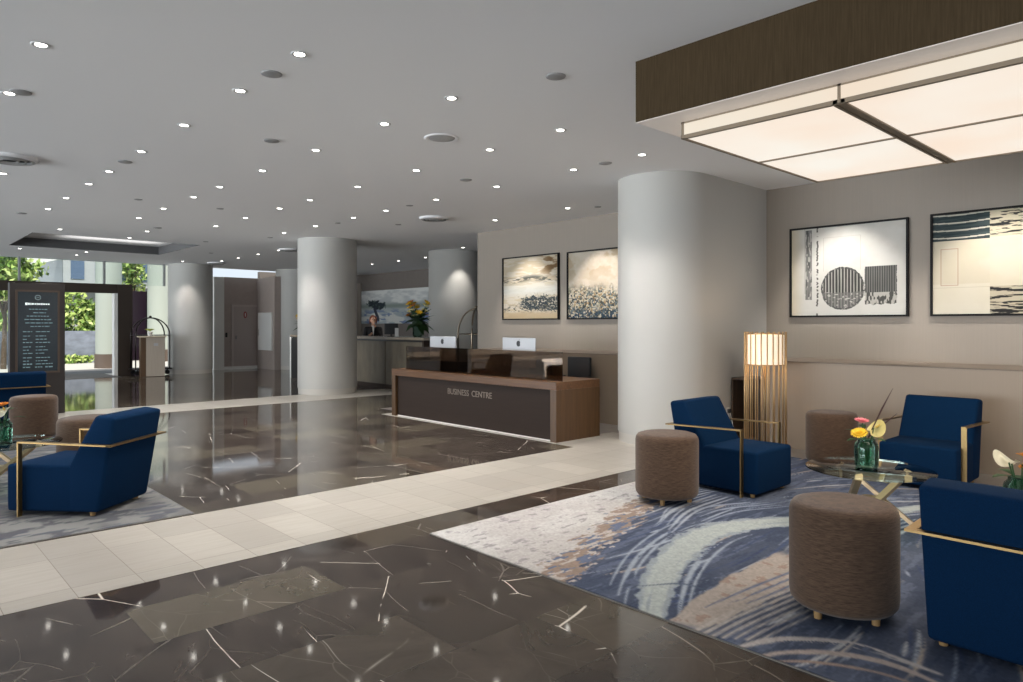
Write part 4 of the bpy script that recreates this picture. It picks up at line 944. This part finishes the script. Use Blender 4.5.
# ------------------------------------------------------------------ ceiling fittings
M_lens = mat('lit_downlight', (255, 250, 240), .4, emit=14); M_ring = mat('downlight_ring', (205, 205, 205), .5)
def make_downlight():
    t = thing('downlight', 'small round recessed downlight glowing in the white lobby ceiling', 'ceiling light', (0, 0, H), 0, 'recessed lobby downlights')
    bm = B(); lathe(bm, [(.034, -.002), (.050, -.006), (.058, -.003), (.058, .0)], n=24, cap=False); place('trim_ring', bm, M_ring, t, True)
    bm = B(); lathe(bm, [(.001, -.0035), (.034, -.0035), (.034, -.001)], n=20, cap=False); place('lens', bm, M_lens, t)
    return t
DL = [(.86, 4.4), (.86, 5.4), (.86, 6.7), (2.16, 4.4), (2.16, 5.4), (2.16, 6.68), (2.16, 8.0), (2.16, 9.3), (2.16, 10.3), (2.16, 11.65), (2.16, 12.95), (1.26, 10.3),
      (3.47, 4.42), (3.47, 5.4), (3.47, 6.7), (3.47, 8.02), (3.47, 9.35), (3.47, 10.34), (3.47, 11.68), (3.47, 13.0),
      (4.78, 4.45), (4.78, 5.45), (4.79, 6.77), (4.79, 8.1), (4.79, 9.43), (4.79, 10.43), (4.79, 11.75), (4.79, 13.1),
      (6.11, 4.5), (6.11, 5.48), (6.12, 6.84), (6.12, 8.15), (6.12, 9.48), (6.12, 10.48), (6.12, 11.83), (6.13, 13.15),
      (2.78, 15.55), (4.08, 14.74), (4.11, 16.07), (2.78, 20.1), (4.12, 20.95), (4.13, 19.95), (7.46, 16.3), (7.48, 17.55), (7.51, 18.9), (7.51, 20.1),
      (8.06, 7.35), (8.06, 9.05), (8.05, 3.5), (8.05, 1.85), (11.2, 18.1), (11.17, 16.65), (11.12, 15.3)]
dl = make_downlight()
for i, (x, y) in enumerate(DL):
    o = dl if i == 0 else dup(dl, (0, 0, 0)); o.location = (x, y, H)
    tgt = (x, y, 0); e, ang = 80, 100
    if x > 8 and x < 9: tgt = (8.95, y, 1.35); e, ang = 165, 68
    lamp('SPOT', 'downlight_beam', (x, y, H-.02), e, (1, .955, .90), tgt, spot_size=math.radians(ang), spot_blend=.7, shadow_soft_size=.04)
# wall-wash beams grazing the columns
for (x, y, tx, ty) in ((6.75, 21.0, 7.0, 21.5), (10.35, 12.75, 10.6, 13.15)):
    o = dup(dl, (x, y, H)); lamp('SPOT', 'downlight_beam', (x, y, H-.02), 60, (1, .95, .88), (tx, ty, 1.3), spot_size=math.radians(64), spot_blend=.6, shadow_soft_size=.03)
def disc(name, label, cat, group, x, y, r, m, h=.03, dome=False):
    bm = B(); lathe(bm, [(.001, -h), (r*.75, -h), (r*.95, -h*.6), (r, 0)], n=28, cap=False); o = place(name, bm, m, None, True, 40); o.location = (x, y, H); tag(o, label, cat, group); return o
M_det = mat('detector_plastic', (150, 150, 150), .6)
for x, y in ((.92, 6.6), (2.18, 4.88), (2.97, 6.65), (2.16, 8.62), (1.92, 13.73), (4.07, 14.06), (3.72, 3.51), (6.12, 5.01), (5.55, 6.78)):
    disc('smoke_detector', 'flat round grey smoke detector on the white lobby ceiling', 'smoke detector', 'ceiling smoke detectors', x, y, .075, M_det, .012)
for x, y in ((2.95, 11.08), (4.12, 11.09), (6.23, 14.02), (5.52, 15.69), (6.49, 18.08), (8.31, 6.95), (6.12, 8.83), (7.13, 10.64), (6.23, 11.22)):
    disc('ceiling_sprinkler', 'small grey sprinkler disc on the white lobby ceiling', 'sprinkler', 'ceiling sprinklers', x, y, .055, M_det, .008)
sp = disc('ceiling_speaker', 'round white speaker grille in the middle of the lobby ceiling', 'speaker', None, 4.14, 5.43, .13, mat('speaker_grille', (168, 168, 168), .7), .012)
bm = B(); lathe(bm, [(.13, 0), (.15, -.012), (.17, -.002), (.17, 0)], n=32, cap=False); place('rim', bm, M_ceil, sp, True)
def vent(x, y, r, label):
    t = thing('ceiling_vent', label, 'air vent', (x, y, H), 0, 'round ceiling vents')
    bm = B(); lathe(bm, [(r*.86, -.03), (r*.9, -.04), (r, -.012), (r, 0)], n=40, cap=False); place('rim', bm, M_ceil, t, True)
    for k in (.75, .5, .26):
        bm = B(); lathe(bm, [(r*k, -.035), (r*(k+.06), -.045), (r*(k+.1), -.02)], n=40, cap=False); place('ring', bm, mat('vent_ring', (170, 170, 170), .5), t, True)
    bm = B(); lathe(bm, [(.001, -.004), (r*.86, -.004), (r*.86, -.001)], n=40, cap=False); place('core', bm, M_dark, t)
vent(1.19, 9.26, .27, 'round ringed air vent at the left picture edge of the ceiling')
vent(7.12, 9.55, .25, 'round ringed air vent in the ceiling above the desk')
vent(7.55, 15.9, .25, 'round ringed air vent in the ceiling left of the middle column')
vent(7.6, 20.75, .25, 'round ringed air vent in the ceiling by the entrance column')
